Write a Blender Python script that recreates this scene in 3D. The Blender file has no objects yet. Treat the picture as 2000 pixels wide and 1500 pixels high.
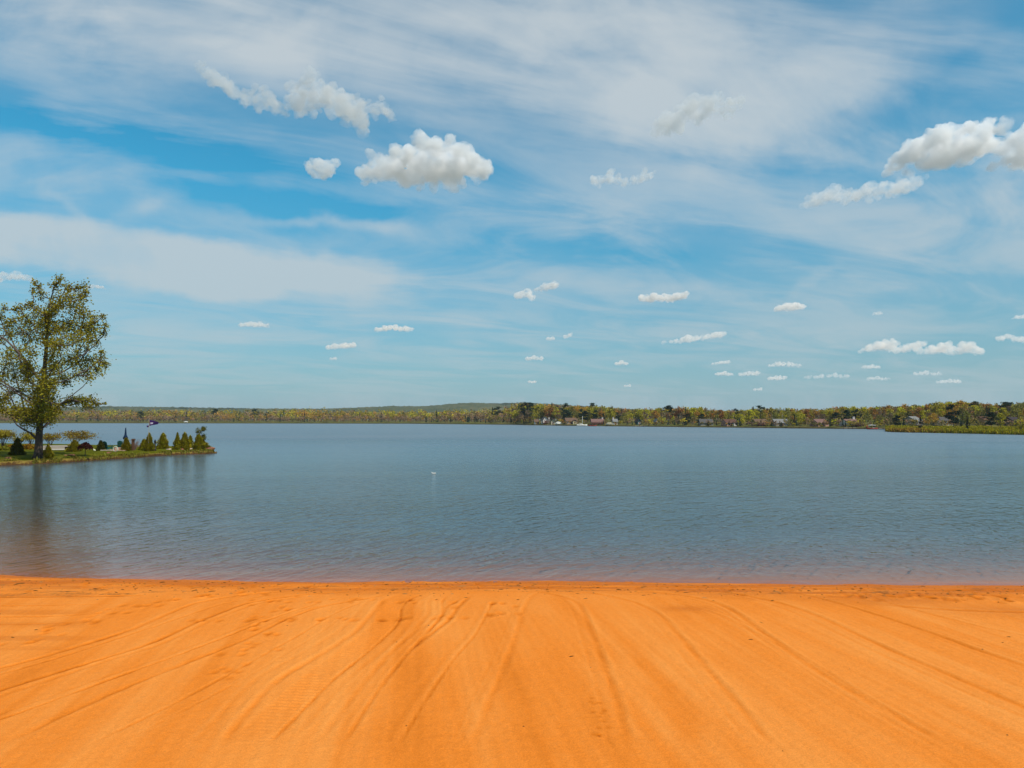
import bpy, bmesh, math, random
import numpy as np
from mathutils import Vector, Matrix

random.seed(7)
rng = np.random.default_rng(7)
scene = bpy.context.scene
COL = scene.collection
R = math.radians

# ------------------------------------------------------------------ camera
CAM_H = 4.2
FPX = 1388.0
PITCH = math.atan((818 - 750) / FPX)
cam_d = bpy.data.cameras.new('camera')
cam_d.sensor_width = 36.0
cam_d.lens = 36.0 * FPX / 2000.0
cam_d.clip_start = 0.1
cam_d.clip_end = 90000.0
cam = bpy.data.objects.new('camera', cam_d)
cam.location = (0, 0, CAM_H)
cam.rotation_euler = (math.pi / 2 + PITCH, 0, 0)
COL.objects.link(cam)
scene.camera = cam

# ------------------------------------------------------------------ light, sky, exposure
SUN_EL, SUN_AZ = 50.0, 132.0          # azimuth clockwise from +Y (the view direction): 90 = from the right
SUN_STRENGTH = 3.9
SKY_STRENGTH = 0.10
scene.view_settings.view_transform = 'Standard'
scene.view_settings.look = 'None'
scene.view_settings.exposure = 0.12
scene.view_settings.gamma = 1.0
scene.render.engine = 'CYCLES'
scene.cycles.use_denoising = True
scene.cycles.max_bounces = 12
scene.cycles.diffuse_bounces = 3
scene.cycles.glossy_bounces = 3
scene.cycles.transparent_max_bounces = 12
scene.cycles.volume_bounces = 12
scene.cycles.caustics_reflective = False
scene.cycles.caustics_refractive = False

sun_dir = Vector((math.sin(R(SUN_AZ)) * math.cos(R(SUN_EL)), math.cos(R(SUN_AZ)) * math.cos(R(SUN_EL)), math.sin(R(SUN_EL))))
sl = bpy.data.lights.new('sun', 'SUN')
sl.energy = SUN_STRENGTH
sl.angle = R(0.5)
sl.color = (1.0, 0.93, 0.82)
so = bpy.data.objects.new('sun', sl)
so.rotation_euler = (-sun_dir).to_track_quat('-Z', 'Y').to_euler()
so.location = (0, 0, 50)
COL.objects.link(so)


# ------------------------------------------------------------------ geometry of the view
def ray(px, py):
    xr = (px - 1000) / FPX
    yr = (750 - py) / FPX
    return np.array([xr, math.cos(PITCH) - yr * math.sin(PITCH), math.sin(PITCH) + yr * math.cos(PITCH)])


def gnd(px, py, z=0.0):
    d = ray(px, py)
    t = (z - CAM_H) / d[2]
    return np.array([d[0] * t, d[1] * t, z])


def at(px, py, Y):
    d = ray(px, py)
    t = Y / d[1]
    return np.array([d[0] * t, Y, CAM_H + d[2] * t])


# ------------------------------------------------------------------ node helpers
class NT:
    def __init__(self, tree):
        self.t = tree
        self.n = tree.nodes
        self.l = tree.links

    def new(self, typ, **kw):
        nd = self.n.new(typ)
        for k, v in kw.items():
            setattr(nd, k, v)
        return nd

    def put(self, sock, v):
        if v is None:
            return
        if isinstance(v, bpy.types.NodeSocket):
            self.l.new(v, sock)
        else:
            sock.default_value = v

    def m(self, op, a, b=None, c=None, clamp=False):
        nd = self.new('ShaderNodeMath', operation=op)
        nd.use_clamp = clamp
        self.put(nd.inputs[0], a)
        self.put(nd.inputs[1], b)
        self.put(nd.inputs[2], c)
        return nd.outputs[0]

    def add(self, a, b): return self.m('ADD', a, b)
    def sub(self, a, b): return self.m('SUBTRACT', a, b)
    def mul(self, a, b): return self.m('MULTIPLY', a, b)

    def mix(self, f, a, b, blend='MIX'):
        nd = self.new('ShaderNodeMix', data_type='RGBA', blend_type=blend)
        self.put(nd.inputs[0], f)
        self.put(nd.inputs[6], a)
        self.put(nd.inputs[7], b)
        return nd.outputs[2]

    def comb(self, x, y, z=0.0):
        nd = self.new('ShaderNodeCombineXYZ')
        for i, v in enumerate((x, y, z)):
            self.put(nd.inputs[i], v)
        return nd.outputs[0]

    def sep(self, v):
        nd = self.new('ShaderNodeSeparateXYZ')
        self.put(nd.inputs[0], v)
        return nd.outputs

    def noise(self, vec, scale=1.0, detail=4.0, rough=0.5, dist=0.0, dims='3D'):
        nd = self.new('ShaderNodeTexNoise', noise_dimensions=dims)
        self.put(nd.inputs['Vector'], vec)
        nd.inputs['Scale'].default_value = scale
        nd.inputs['Detail'].default_value = detail
        nd.inputs['Roughness'].default_value = rough
        nd.inputs['Distortion'].default_value = dist
        return nd.outputs[0]

    def ramp(self, f, stops, interp='LINEAR'):
        nd = self.new('ShaderNodeValToRGB')
        cr = nd.color_ramp
        cr.interpolation = interp
        while len(cr.elements) < len(stops):
            cr.elements.new(0.5)
        for e, (p, c) in zip(cr.elements, stops):
            e.position = p
            e.color = (c[0], c[1], c[2], 1.0) if not isinstance(c, (int, float)) else (c, c, c, 1.0)
        self.put(nd.inputs[0], f)
        return nd.outputs[0]

    def rng(self, v, a, b, c=0.0, d=1.0, smooth=False):
        nd = self.new('ShaderNodeMapRange')
        nd.clamp = True
        if smooth:
            nd.interpolation_type = 'SMOOTHSTEP'
        self.put(nd.inputs[0], v)
        for i, x in enumerate((a, b, c, d)):
            self.put(nd.inputs[i + 1], x)
        return nd.outputs[0]


def material(name):
    m = bpy.data.materials.new(name)
    m.use_nodes = True
    m.node_tree.nodes.clear()
    T = NT(m.node_tree)
    out = T.new('ShaderNodeOutputMaterial')
    return m, T, out


def principled(T, out, color, rough=0.7, **kw):
    b = T.new('ShaderNodeBsdfPrincipled')
    T.put(b.inputs['Base Color'], color if isinstance(color, bpy.types.NodeSocket) else (*color, 1.0))
    T.put(b.inputs['Roughness'], rough)
    for k, v in kw.items():
        T.put(b.inputs[k.replace('_', ' ')], v)
    T.l.new(b.outputs[0], out.inputs[0])
    return b


# ------------------------------------------------------------------ world: Nishita sky veiled by high cirrus
world = bpy.data.worlds.new('World')
scene.world = world
world.use_nodes = True
world.node_tree.nodes.clear()
W = NT(world.node_tree)
wout = W.new('ShaderNodeOutputWorld')
bg = W.new('ShaderNodeBackground')
bg.inputs[1].default_value = SKY_STRENGTH
sky = W.new('ShaderNodeTexSky', sky_type='NISHITA')
sky.sun_disc = False
sky.sun_elevation = R(SUN_EL)
sky.sun_rotation = R(SUN_AZ)
sky.altitude = 400
sky.air_density = 1.0
sky.dust_density = 0.7
sky.ozone_density = 2.0
tc = W.new('ShaderNodeTexCoord')
dx, dy, dz = W.sep(tc.outputs['Generated'])
ysafe = W.m('MAXIMUM', dy, 0.08)
U = W.m('DIVIDE', dx, ysafe)
V = W.m('DIVIDE', dz, ysafe)
zs = W.m('MAXIMUM', dz, 0.03)
zs2 = W.add(zs, 0.10)
CP = W.comb(W.m('DIVIDE', dx, zs2), W.m('DIVIDE', dy, zs2), 0.0)      # the cirrus sheet seen in perspective


def uv(px, py):
    d = ray(px, py)
    return d[0] / d[1], d[2] / d[1]


def blob(px, py, sx, sy, ang=0.0, w=1.0, uu=None, vv=None, p=2.0):
    """soft elliptical patch of cirrus, centred on a direction; sx, sy in 1/1388 rad, ang in degrees (anticlockwise)"""
    u0, v0 = uv(px, py)
    a = R(ang)
    du = W.sub(uu, u0)
    dv = W.sub(vv, v0)
    e = W.add(W.mul(du, math.cos(a)), W.mul(dv, math.sin(a)))
    f = W.sub(W.mul(dv, math.cos(a)), W.mul(du, math.sin(a)))
    e = W.mul(e, FPX / sx)
    f = W.mul(f, FPX / sy)
    q = W.add(W.mul(e, e), W.mul(f, f))
    if p != 2.0:
        q = W.m('POWER', q, p / 2.0)
    return W.mul(W.m('EXPONENT', W.mul(q, -1.0)), w)


UV = W.comb(U, V, 0.0)
wa = W.noise(UV, 5.0, 5.0, 0.55)
wb = W.noise(W.comb(W.add(U, 7.3), V, 3.1), 5.0, 5.0, 0.55)
uw = W.add(U, W.mul(W.sub(wa, 0.5), 0.15))
vw = W.add(V, W.mul(W.sub(wb, 0.5), 0.08))

BLOBS = [  # px, py, sx, sy, angle, weight, p
    (250, 25, 560, 105, -7, 0.72, 2.0),
    (540, 90, 300, 80, -14, 0.30, 2.0),
    (1230, 60, 320, 165, -12, 0.78, 2.5),
    (1230, 225, 170, 60, -20, 0.50, 2.0),
    (1390, 250, 240, 85, -12, 0.35, 2.0),
    (1580, 200, 330, 60, 28, 0.35, 2.0),
    (900, 110, 90, 90, 60, 0.25, 2.0),
    (1700, 40, 260, 60, 30, 0.25, 2.0),
    (230, 497, 440, 54, -7, 1.55, 5.0),
    (560, 545, 260, 30, -9, 0.45, 2.0),
    (180, 425, 120, 14, -28, 0.30, 2.0),
    (285, 410, 70, 16, 22, 0.32, 2.0),
    (70, 350, 260, 70, -12, 0.30, 2.0),
    (600, 438, 120, 11, -6, 0.30, 2.0),
    (740, 460, 90, 12, -8, 0.26, 2.0),
    (720, 560, 420, 26, -2, 0.30, 2.0),
    (1850, 430, 450, 130, 4, 0.36, 2.0),
    (1700, 300, 300, 60, -6, 0.22, 2.0),
    (1400, 560, 420, 20, -3, 0.22, 2.0),
    (1250, 640, 500, 28, -2, 0.26, 2.0),
    (1590, 535, 55, 12, 35, 0.28, 2.0),
    (1020, 395, 320, 45, -4, 0.20, 2.0),
    (330, 660, 600, 40, 0, 0.22, 2.0),
    (1950, 220, 120, 120, 30, 0.30, 2.0),
]
HOLES = [
    (560, 385, 240, 55, -10, 0.30, 2.0),
    (1850, 140, 150, 34, 38, 0.16, 2.0),
    (1000, 210, 150, 34, -14, 0.22, 2.0),
    (1280, 480, 260, 26, -4, 0.16, 2.0),
    (130, 250, 300, 26, -8, 0.20, 2.0),
]
veil = None
for (px, py, sx, sy, an, w, p) in BLOBS:
    b = blob(px, py, sx, sy, an, w, uw, vw, p)
    veil = b if veil is None else W.add(veil, b)
for (px, py, sx, sy, an, w, p) in HOLES:
    veil = W.sub(veil, blob(px, py, sx, sy, an, w, uw, vw, p))
# streaky fibres of the sheet
mp = W.new('ShaderNodeMapping')
mp.vector_type = 'TEXTURE'
mp.inputs['Rotation'].default_value = (0, 0, R(28))
mp.inputs['Scale'].default_value = (1.7, 0.85, 1.0)
W.l.new(CP, mp.inputs['Vector'])
fib = W.noise(mp.outputs[0], 1.5, 8.0, 0.60, 1.3)
fib2 = W.noise(CP, 0.8, 6.0, 0.55, 0.4)
mp2 = W.new('ShaderNodeMapping')
mp2.vector_type = 'TEXTURE'
mp2.inputs['Rotation'].default_value = (0, 0, R(-5))
mp2.inputs['Scale'].default_value = (0.36, 0.085, 1.0)
W.l.new(UV, mp2.inputs['Vector'])
fib3 = W.noise(mp2.outputs[0], 1.4, 4.0, 0.48, 0.5)
tex = W.add(W.add(W.mul(fib, 1.00), W.mul(fib2, 0.60)), W.mul(fib3, 0.40))      # about 1.0 on average
amb = W.mul(W.rng(tex, 0.84, 1.22, 0.0, 1.0, True), 0.28)
soft = W.rng(tex, 0.75, 1.25, 0.62, 1.12)
wisp = W.mul(W.sub(tex, 1.0), W.mul(W.rng(veil, 0.0, 0.35), W.rng(veil, 1.3, 0.5, 0.25, 1.0)))
patchy = W.rng(W.noise(W.comb(W.add(uw, 2.0), vw, 1.7), 3.6, 5.0, 0.55, 0.5), 0.36, 0.60, 0.52, 1.12, True)
veil = W.add(W.add(W.mul(W.mul(veil, patchy), soft), W.mul(wisp, 0.5)), W.add(amb, 0.04))
# behind the viewer: an even broken sheet
front = W.rng(dy, 0.05, 0.3)
veil = W.add(W.mul(veil, front), W.mul(W.add(amb, 0.18), W.sub(1.0, front)))
veil = W.m('MINIMUM', W.m('MAXIMUM', veil, 0.0), 0.97)
veil = W.m('SUBTRACT', 1.0, W.m('EXPONENT', W.mul(veil, -1.75)))

tint = W.mix(1.0, sky.outputs[0], W.mix(W.rng(dz, 0.02, 0.30, 0.0, 1.0), (0.26, 0.72, 0.80, 1.0), (0.09, 1.16, 1.27, 1.0)), 'MULTIPLY')
hz = W.m('EXPONENT', W.mul(W.m('MAXIMUM', dz, 0.0), -6.5))                        # milky air low down
milk = W.mix(W.mul(hz, 0.92), tint, (2.98, 4.15, 4.90, 1.0))
cir = W.mix(W.rng(dz, 0.0, 0.45), (4.3, 5.1, 5.5, 1.0), (5.7, 6.1, 6.25, 1.0))
skyc = W.mix(veil, milk, cir)
W.l.new(skyc, bg.inputs[0])
W.l.new(bg.outputs[0], wout.inputs[0])


# ------------------------------------------------------------------ numeric noise
def _hash(ix, iy, seed):
    n = (ix.astype(np.int64) * 374761393 + iy.astype(np.int64) * 668265263 + seed * 974634777) & 0xffffffff
    n = ((n ^ (n >> 13)) * 1274126177) & 0xffffffff
    n = n ^ (n >> 16)
    return (n & 0xffff) / 65535.0


def vnoise(x, y, seed=0):
    x0 = np.floor(x)
    y0 = np.floor(y)
    fx = x - x0
    fy = y - y0
    fx = fx * fx * fx * (fx * (fx * 6 - 15) + 10)
    fy = fy * fy * fy * (fy * (fy * 6 - 15) + 10)
    a = _hash(x0, y0, seed)
    b = _hash(x0 + 1, y0, seed)
    c = _hash(x0, y0 + 1, seed)
    d = _hash(x0 + 1, y0 + 1, seed)
    return (a * (1 - fx) + b * fx) * (1 - fy) + (c * (1 - fx) + d * fx) * fy - 0.5


def fbm(x, y, seed=0, octv=4, gain=0.5):
    s = 0
    a = 1.0
    for o in range(octv):
        s = s + a * vnoise(x * 2 ** o + 17.3 * o, y * 2 ** o - 9.1 * o, seed + o)
        a *= gain
    return s


def grid_mesh(name, X, Y, Z, mat, attrs=None, kind='structure', smooth=True):
    """X, Y, Z: 2-D arrays"""
    h, w = X.shape
    me = bpy.data.meshes.new(name)
    co = np.stack([X, Y, Z], -1).reshape(-1, 3).astype(np.float32)
    idx = np.arange(h * w).reshape(h, w)
    q = np.stack([idx[:-1, :-1], idx[:-1, 1:], idx[1:, 1:], idx[1:, :-1]], -1).reshape(-1, 4)
    if co[q[0, 1], 0] < co[q[0, 0], 0] or co[q[0, 3], 1] < co[q[0, 0], 1]:
        q = q[:, ::-1]
    me.vertices.add(len(co))
    me.vertices.foreach_set('co', co.ravel())
    me.loops.add(q.size)
    me.loops.foreach_set('vertex_index', q.ravel().astype(np.int32))
    me.polygons.add(len(q))
    me.polygons.foreach_set('loop_start', np.arange(0, q.size, 4, dtype=np.int32))
    me.update(calc_edges=True)
    if smooth:
        me.polygons.foreach_set('use_smooth', np.ones(len(q), bool))
    for k, v in (attrs or {}).items():
        a = me.attributes.new(k, 'FLOAT', 'POINT')
        a.data.foreach_set('value', v.reshape(-1).astype(np.float32))
    me.materials.append(mat)
    ob = bpy.data.objects.new(name, me)
    COL.objects.link(ob)
    ob['kind'] = kind
    return ob


# ------------------------------------------------------------------ shoreline of the beach
_sp = [gnd(px, py) for px, py in ((-260, 1122), (0, 1123), (180, 1130), (400, 1134), (620, 1137), (850, 1136), (1000, 1135), (1250, 1137), (1500, 1141), (1750, 1142), (2000, 1144), (2300, 1146))]
_sx = np.array([-60, -24] + [p[0] for p in _sp] + [26, 60])
_sy = np.array([_sp[0][1] + 5, _sp[0][1] + .9] + [p[1] for p in _sp] + [_sp[-1][1], _sp[-1][1] - 2])
_o = np.argsort(_sx)
_sx, _sy = _sx[_o], _sy[_o]


def y_shore(x):
    return np.interp(x, _sx, _sy)


def beach_h(x, y):
    s = y_shore(x) - y                                    # distance inland
    up = 0.10 * (1 - np.exp(-np.maximum(s, 0) / 1.2)) + 0.022 * np.maximum(s, 0)
    dn = np.where(s < 0, np.maximum(0.055 * s, -2.6), 0)
    return np.where(s > 0, up, dn)


# ------------------------------------------------------------------ sand
def sand_material():
    m, T, out = material('orange_sand')
    geo = T.new('ShaderNodeNewGeometry')
    P = geo.outputs['Position']
    at_ = lambda n: (lambda nd: (setattr(nd, 'attribute_name', n), nd.outputs['Fac'])[1])(T.new('ShaderNodeAttribute'))
    tone = at_('tone')
    wet = at_('wet')
    dirt = at_('dirt')
    px, py, pz = T.sep(P)
    n1 = T.noise(P, 0.5, 5, 0.6)
    n2 = T.noise(P, 9.0, 4, 0.65)
    n3 = T.noise(P, 90.0, 3, 0.7)
    t = T.add(T.add(T.mul(tone, 1.0), T.mul(T.sub(n1, 0.5), 0.30)), T.mul(T.sub(n2, 0.5), 0.25))
    t = T.m('ADD', t, 0.5, clamp=True)
    c = T.ramp(t, [(0.0, (0.40, 0.085, 0.005)), (0.22, (0.60, 0.150, 0.010)), (0.5, (0.745, 0.207, 0.023)), (0.9, (0.80, 0.275, 0.052))])
    c = T.mix(T.mul(wet, 0.85), c, (0.49, 0.115, 0.006, 1))
    c = T.mix(T.mul(dirt, T.rng(n2, 0.40, 0.60)), c, (0.13, 0.060, 0.018, 1))
    n4 = T.noise(P, 34.0, 2, 0.6)
    g = T.mul(T.rng(n3, 0.30, 0.70, 0.80, 1.16), T.rng(n4, 0.3, 0.7, 0.92, 1.07))
    c = T.mix(1.0, c, T.comb(g, g, g), 'MULTIPLY')
    far_ = T.m('MAXIMUM', T.rng(T.m('ABSOLUTE', px), 70, 110), T.rng(py, -40, -70))
    far_ = T.m('MULTIPLY', far_, T.rng(pz, -0.3, -0.1))
    silt = T.rng(pz, -1.0, -2.2)
    c = T.mix(T.rng(pz, 0.01, -0.05, 0.0, 0.75), c, (0.50, 0.235, 0.090, 1))
    c = T.mix(silt, c, (0.10, 0.075, 0.04, 1))
    c = T.mix(far_, c, (0.075, 0.085, 0.02, 1))
    b = principled(T, out, c, 0.95)
    b.inputs['Specular IOR Level'].default_value = 0.05
    T.put(b.inputs['Roughness'], T.rng(wet, 0, 1, 0.95, 0.6))
    hgt = T.add(T.mul(n3, 0.007), T.add(T.mul(n2, 0.016), T.mul(T.noise(P, 32.0, 3, 0.6), 0.008)))
    bp = T.new('ShaderNodeBump')
    bp.inputs['Strength'].default_value = 0.8
    bp.inputs['Distance'].default_value = 1.0
    T.l.new(hgt, bp.inputs['Height'])
    T.l.new(bp.outputs[0], b.inputs['Normal'])
    return m


SAND = sand_material()

# wide sheet of ground: the beach carried on beyond the fine part, then the lake bed, out to the horizon
gx = np.concatenate([np.linspace(-3900, -300, 14), np.linspace(-250, -70, 10), np.linspace(-60, 60, 81), np.linspace(70, 250, 10), np.linspace(300, 3900, 14)])
gy = np.concatenate([np.linspace(-260, -20, 8), np.linspace(-15, 45, 61), np.linspace(50, 300, 12), np.linspace(400, 5200, 14)])
GX, GY = np.meshgrid(gx, gy)
GZ = beach_h(GX, GY)
GZ = np.where((np.abs(GX) < 33) & (GY > 3) & (GY < 26), GZ - 0.09, GZ)
zero = np.zeros_like(GZ)
grid_mesh('ground', GX, GY, GZ, SAND, {'tone': zero, 'wet': zero, 'dirt': zero})

# the raked beach in front of the viewer, with tyre and rake tracks as real relief
bx = np.arange(-31, 31.001, 0.036)
by = [4.6]
while by[-1] < 24.0:
    by.append(by[-1] + (0.015 + 0.0016 * max(0, by[-1] - 9) if by[-1] < 19 else 0.12))
by = np.array(by)
BX, BY = np.meshgrid(bx, by)
S = y_shore(BX) - BY
Z = beach_h(BX, BY)
tone = fbm(BX * 1.1 + 0.18 * BY, BY * 0.10, 11, 4) * 0.36 + 0.16 * fbm(BX * 5.0 + 0.7 * BY, BY * 0.12, 12, 2)
tone = 0.08 + tone * np.clip((S - 0.9) / 2.0, 0, 1) + 0.25 * fbm(BX * 0.25, BY * 3.0, 14, 3) * np.clip(2.2 - S, 0, 1)
wet = np.zeros_like(Z)
dirt = np.zeros_like(Z)
dry = np.clip(S / 0.8, 0, 1)
Z += dry * (0.010 * fbm(BX * 1.4, BY * 0.5, 3, 4) + 0.005 * fbm(BX * 8, BY * 8, 4, 2))
# fine combing left by the rake
comb = np.sin((BX + 0.16 * BY + 0.15 * fbm(BX, BY * 0.3, 21, 2)) * 2 * math.pi / 0.17)
Z += 0.0022 * comb * np.clip((S - 2.0) / 2.0, 0, 1)


def smooth_line(pts, n=90):
    p = np.array([gnd(a, b)[:2] for a, b in pts])
    d = np.concatenate([[0], np.cumsum(np.linalg.norm(np.diff(p, axis=0), axis=1))])
    t = np.linspace(0, d[-1], n)
    q = np.stack([np.interp(t, d, p[:, 0]), np.interp(t, d, p[:, 1])], 1)
    for _ in range(30):
        q[1:-1] = 0.25 * q[:-2] + 0.5 * q[1:-1] + 0.25 * q[2:]
    return q


def carve(pts, half=0.07, depth=0.022, ridge=0.016, side=0, tint=-0.25, band=0.0, band_tint=0.0, tread=0.0):
    """press a wheel line into the sand; side: which edge carries the thrown-up ridge (0 both)"""
    global Z, tone, wet
    half, depth, ridge = half * .50, depth * .50, ridge * .30
    q = smooth_line(pts)
    reach = max(0.5, band + 0.2)
    best = np.full(Z.shape, 9.0)
    sgn = np.zeros(Z.shape)
    alo = np.zeros(Z.shape)
    acc = 0.0
    for a, b in zip(q[:-1], q[1:]):
        x0, x1 = min(a[0], b[0]) - reach, max(a[0], b[0]) + reach
        y0, y1 = min(a[1], b[1]) - reach, max(a[1], b[1]) + reach
        i0, i1 = np.searchsorted(bx, (x0, x1))
        j0, j1 = np.searchsorted(by, (y0, y1))
        L = np.linalg.norm(b - a)
        if i1 <= i0 or j1 <= j0 or L < 1e-6:
            acc += L
            continue
        t = (b - a) / L
        rx = BX[j0:j1, i0:i1] - a[0]
        ry = BY[j0:j1, i0:i1] - a[1]
        s = np.clip(rx * t[0] + ry * t[1], 0, L)
        ex = rx - s * t[0]
        ey = ry - s * t[1]
        d = np.hypot(ex, ey)
        bb = best[j0:j1, i0:i1]
        w = d < bb
        bb[w] = d[w]
        sgn[j0:j1, i0:i1][w] = np.sign(ex * t[1] - ey * t[0])[w]
        alo[j0:j1, i0:i1][w] = (acc + s)[w]
        acc += L
    near = best < reach
    d = best[near] + 0.02 * vnoise(alo[near] * 3, best[near] * 9, 31)
    sg = sgn[near]
    al = alo[near]
    fade = np.clip(al / 0.7, 0, 1) * np.clip((acc - al) / 0.4, 0, 1)
    rough = 0.85 + 0.5 * vnoise(al * 1.3, sg * 2, 33) + 0.3 * vnoise(al * 9, sg * 2, 34)
    g = np.exp(-(d / half) ** 2)
    rd = np.exp(-((d - 2.1 * half) / (0.8 * half)) ** 2)
    if side:
        rd = rd * np.where(sg * side > 0, 1.0, 0.15)
    dz_ = (-depth * g + ridge * rd) * fade * rough
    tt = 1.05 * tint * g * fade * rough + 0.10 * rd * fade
    if band:
        bnd = np.clip((band - d) / 0.06, 0, 1) * fade
        if side:
            bnd = bnd * (sg * side > 0)
        dz_ = dz_ - 0.006 * bnd
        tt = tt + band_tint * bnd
        if tread:
            dz_ = dz_ + tread * bnd * np.sin(al * 2 * math.pi / 0.11) * (0.6 + 0.8 * (vnoise(al * 0.9, d * 2, 35) > -0.1))
    Z[near] += dz_
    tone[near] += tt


TR = [
    ([(600, 1160), (470, 1172), (380, 1190), (250, 1255), (120, 1300), (0, 1338), (-160, 1385)], dict(half=.10, depth=.03, ridge=.03, side=1, tint=-.30)),
    ([(560, 1168), (440, 1190), (300, 1245), (160, 1298), (0, 1352), (-160, 1400)], dict(half=.06, depth=.02, ridge=.012, tint=-.25)),
    ([(700, 1162), (590, 1172), (480, 1190), (390, 1232), (280, 1290), (180, 1322), (40, 1372), (-120, 1430)], dict(half=.09, depth=.036, ridge=.026, side=-1, tint=-.42)),
    ([(640, 1185), (540, 1222), (430, 1272), (340, 1312), (250, 1347), (100, 1412), (-60, 1475)], dict(half=.05, depth=.03, ridge=.014, tint=-.40)),
    ([(760, 1170), (720, 1180), (620, 1200), (550, 1230), (500, 1262), (430, 1297), (280, 1362), (120, 1442), (10, 1505)], dict(half=.09, depth=.038, ridge=.028, side=-1, tint=-.42)),
    ([(720, 1184), (690, 1195), (640, 1222), (590, 1260), (530, 1297), (470, 1337), (330, 1422), (180, 1505)], dict(half=.05, depth=.022, ridge=.012, tint=-.28)),
    ([(775, 1172), (750, 1182), (722, 1222), (690, 1262), (620, 1312), (540, 1362), (470, 1452), (430, 1510)], dict(half=.10, depth=.03, ridge=.03, side=1, tint=-.25)),
    ([(830, 1168), (800, 1180), (782, 1203), (785, 1232), (740, 1282), (650, 1362), (590, 1432), (520, 1510)], dict(half=.05, depth=.036, ridge=.016, tint=-.42, band=.55, band_tint=-.10, side=1, tread=.004)),
    ([(880, 1170), (860, 1185), (868, 1212), (840, 1252), (790, 1312), (735, 1390), (670, 1505)], dict(half=.06, depth=.024, ridge=.020, tint=-.25)),
    ([(925, 1172), (912, 1180), (893, 1203), (880, 1228), (846, 1256), (800, 1300)], dict(half=.08, depth=.035, ridge=.03, tint=-.40)),
    ([(905, 1178), (872, 1200), (862, 1226), (830, 1262)], dict(half=.07, depth=.03, ridge=.025, tint=-.35)),
    ([(965, 1182), (952, 1215), (930, 1262), (890, 1312), (850, 1377), (810, 1450), (780, 1510)], dict(half=.045, depth=.02, ridge=.010, tint=-.28)),
    ([(1075, 1160), (1042, 1168), (1025, 1200), (1010, 1262), (985, 1340), (950, 1430), (925, 1510)], dict(half=.10, depth=.016, ridge=.024, side=1, tint=-.15)),
    ([(1040, 1162), (1075, 1166), (1130, 1188), (1148, 1232), (1168, 1292), (1188, 1352), (1212, 1432), (1228, 1510)], dict(half=.10, depth=.02, ridge=.03, side=-1, tint=-.28)),
    ([(1110, 1162), (1165, 1167), (1248, 1190), (1290, 1217), (1340, 1282), (1400, 1362), (1460, 1442), (1510, 1510)], dict(half=.10, depth=.02, ridge=.03, side=-1, tint=-.28)),
    ([(1230, 1160), (1290, 1166), (1380, 1180), (1430, 1205), (1500, 1265), (1560, 1312), (1700, 1412), (1860, 1510)], dict(half=.10, depth=.025, ridge=.035, side=-1, tint=-.30)),
    ([(1310, 1180), (1420, 1215), (1520, 1275), (1650, 1368), (1790, 1465)], dict(half=.05, depth=.014, ridge=.014, tint=-.16)),
    ([(1370, 1160), (1430, 1166), (1530, 1190), (1620, 1230), (1750, 1302), (1880, 1362), (2010, 1428), (2150, 1490)], dict(half=.10, depth=.026, ridge=.034, side=-1, tint=-.32)),
    ([(1480, 1160), (1560, 1166), (1650, 1195), (1780, 1241), (1900, 1291), (2010, 1334), (2200, 1402)], dict(half=.10, depth=.026, ridge=.034, side=-1, tint=-.32)),
    ([(1600, 1164), (1690, 1176), (1800, 1210), (1920, 1246), (2020, 1268), (2200, 1320)], dict(half=.08, depth=.016, ridge=.024, side=-1, tint=-.20)),
    ([(1230, 1300), (1290, 1370), (1335, 1440), (1365, 1510)], dict(half=.30, depth=.008, ridge=.004, tint=-.16)),
    ([(-260, 1182), (-60, 1180), (100, 1178), (290, 1174)], dict(half=.10, depth=.02, ridge=.02, tint=-.40)),
    ([(-260, 1201), (-60, 1199), (90, 1198), (230, 1192)], dict(half=.06, depth=.02, ridge=.02, tint=-.38)),
    ([(-260, 1226), (-60, 1224), (90, 1223), (190, 1216)], dict(half=.08, depth=.016, ridge=.02, tint=-.30)),
    ([(-260, 1243), (-60, 1241), (60, 1240), (150, 1236)], dict(half=.06, depth=.014, ridge=.016, tint=-.30)),
    ([(1700, 1192), (1850, 1206), (2000, 1212), (2300, 1216)], dict(half=.14, depth=.014, ridge=.02, tint=-.35)),
    ([(900, 1158), (1200, 1152), (1500, 1153), (1800, 1158), (2200, 1163)], dict(half=.10, depth=.02, ridge=.024, tint=-.30)),
    ([(200, 1150), (500, 1152), (800, 1150), (1100, 1158), (1400, 1162)], dict(half=.10, depth=.018, ridge=.02, tint=-.26)),
]
for k_, (pts, kw) in enumerate(TR):
    if 12 <= k_ <= 19:
        kw['tint'] *= .85
    carve(pts, **kw)
fr_ = random.Random(77)
for pts, kw in TR[:20]:                    # faint passes of the same machine beside each track
    for k in range(1):
        sh = fr_.choice((-1, 1)) * fr_.uniform(14, 60)
        carve([(a + sh * (.45 + .55 * (b - 1160) / 340), b + fr_.uniform(-3, 3)) for a, b in pts[fr_.randrange(0, 2):]],
              half=fr_.uniform(.04, .09), depth=fr_.uniform(.004, .012), ridge=fr_.uniform(.004, .014), side=fr_.choice((-1, 0, 1)), tint=-fr_.uniform(.05, .12))

# footprints and scuffs
def dent(x, y, r, depth):
    i0, i1 = np.searchsorted(bx, (x - 3 * r, x + 3 * r))
    j0, j1 = np.searchsorted(by, (y - 4 * r, y + 4 * r))
    d2 = ((BX[j0:j1, i0:i1] - x) / r) ** 2 + ((BY[j0:j1, i0:i1] - y) / (1.5 * r)) ** 2
    Z[j0:j1, i0:i1] += depth * (-np.exp(-d2) + 0.55 * np.exp(-(np.sqrt(d2) - 1.6) ** 2 * 4))
    tone[j0:j1, i0:i1] -= 0.30 * np.exp(-d2)


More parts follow.
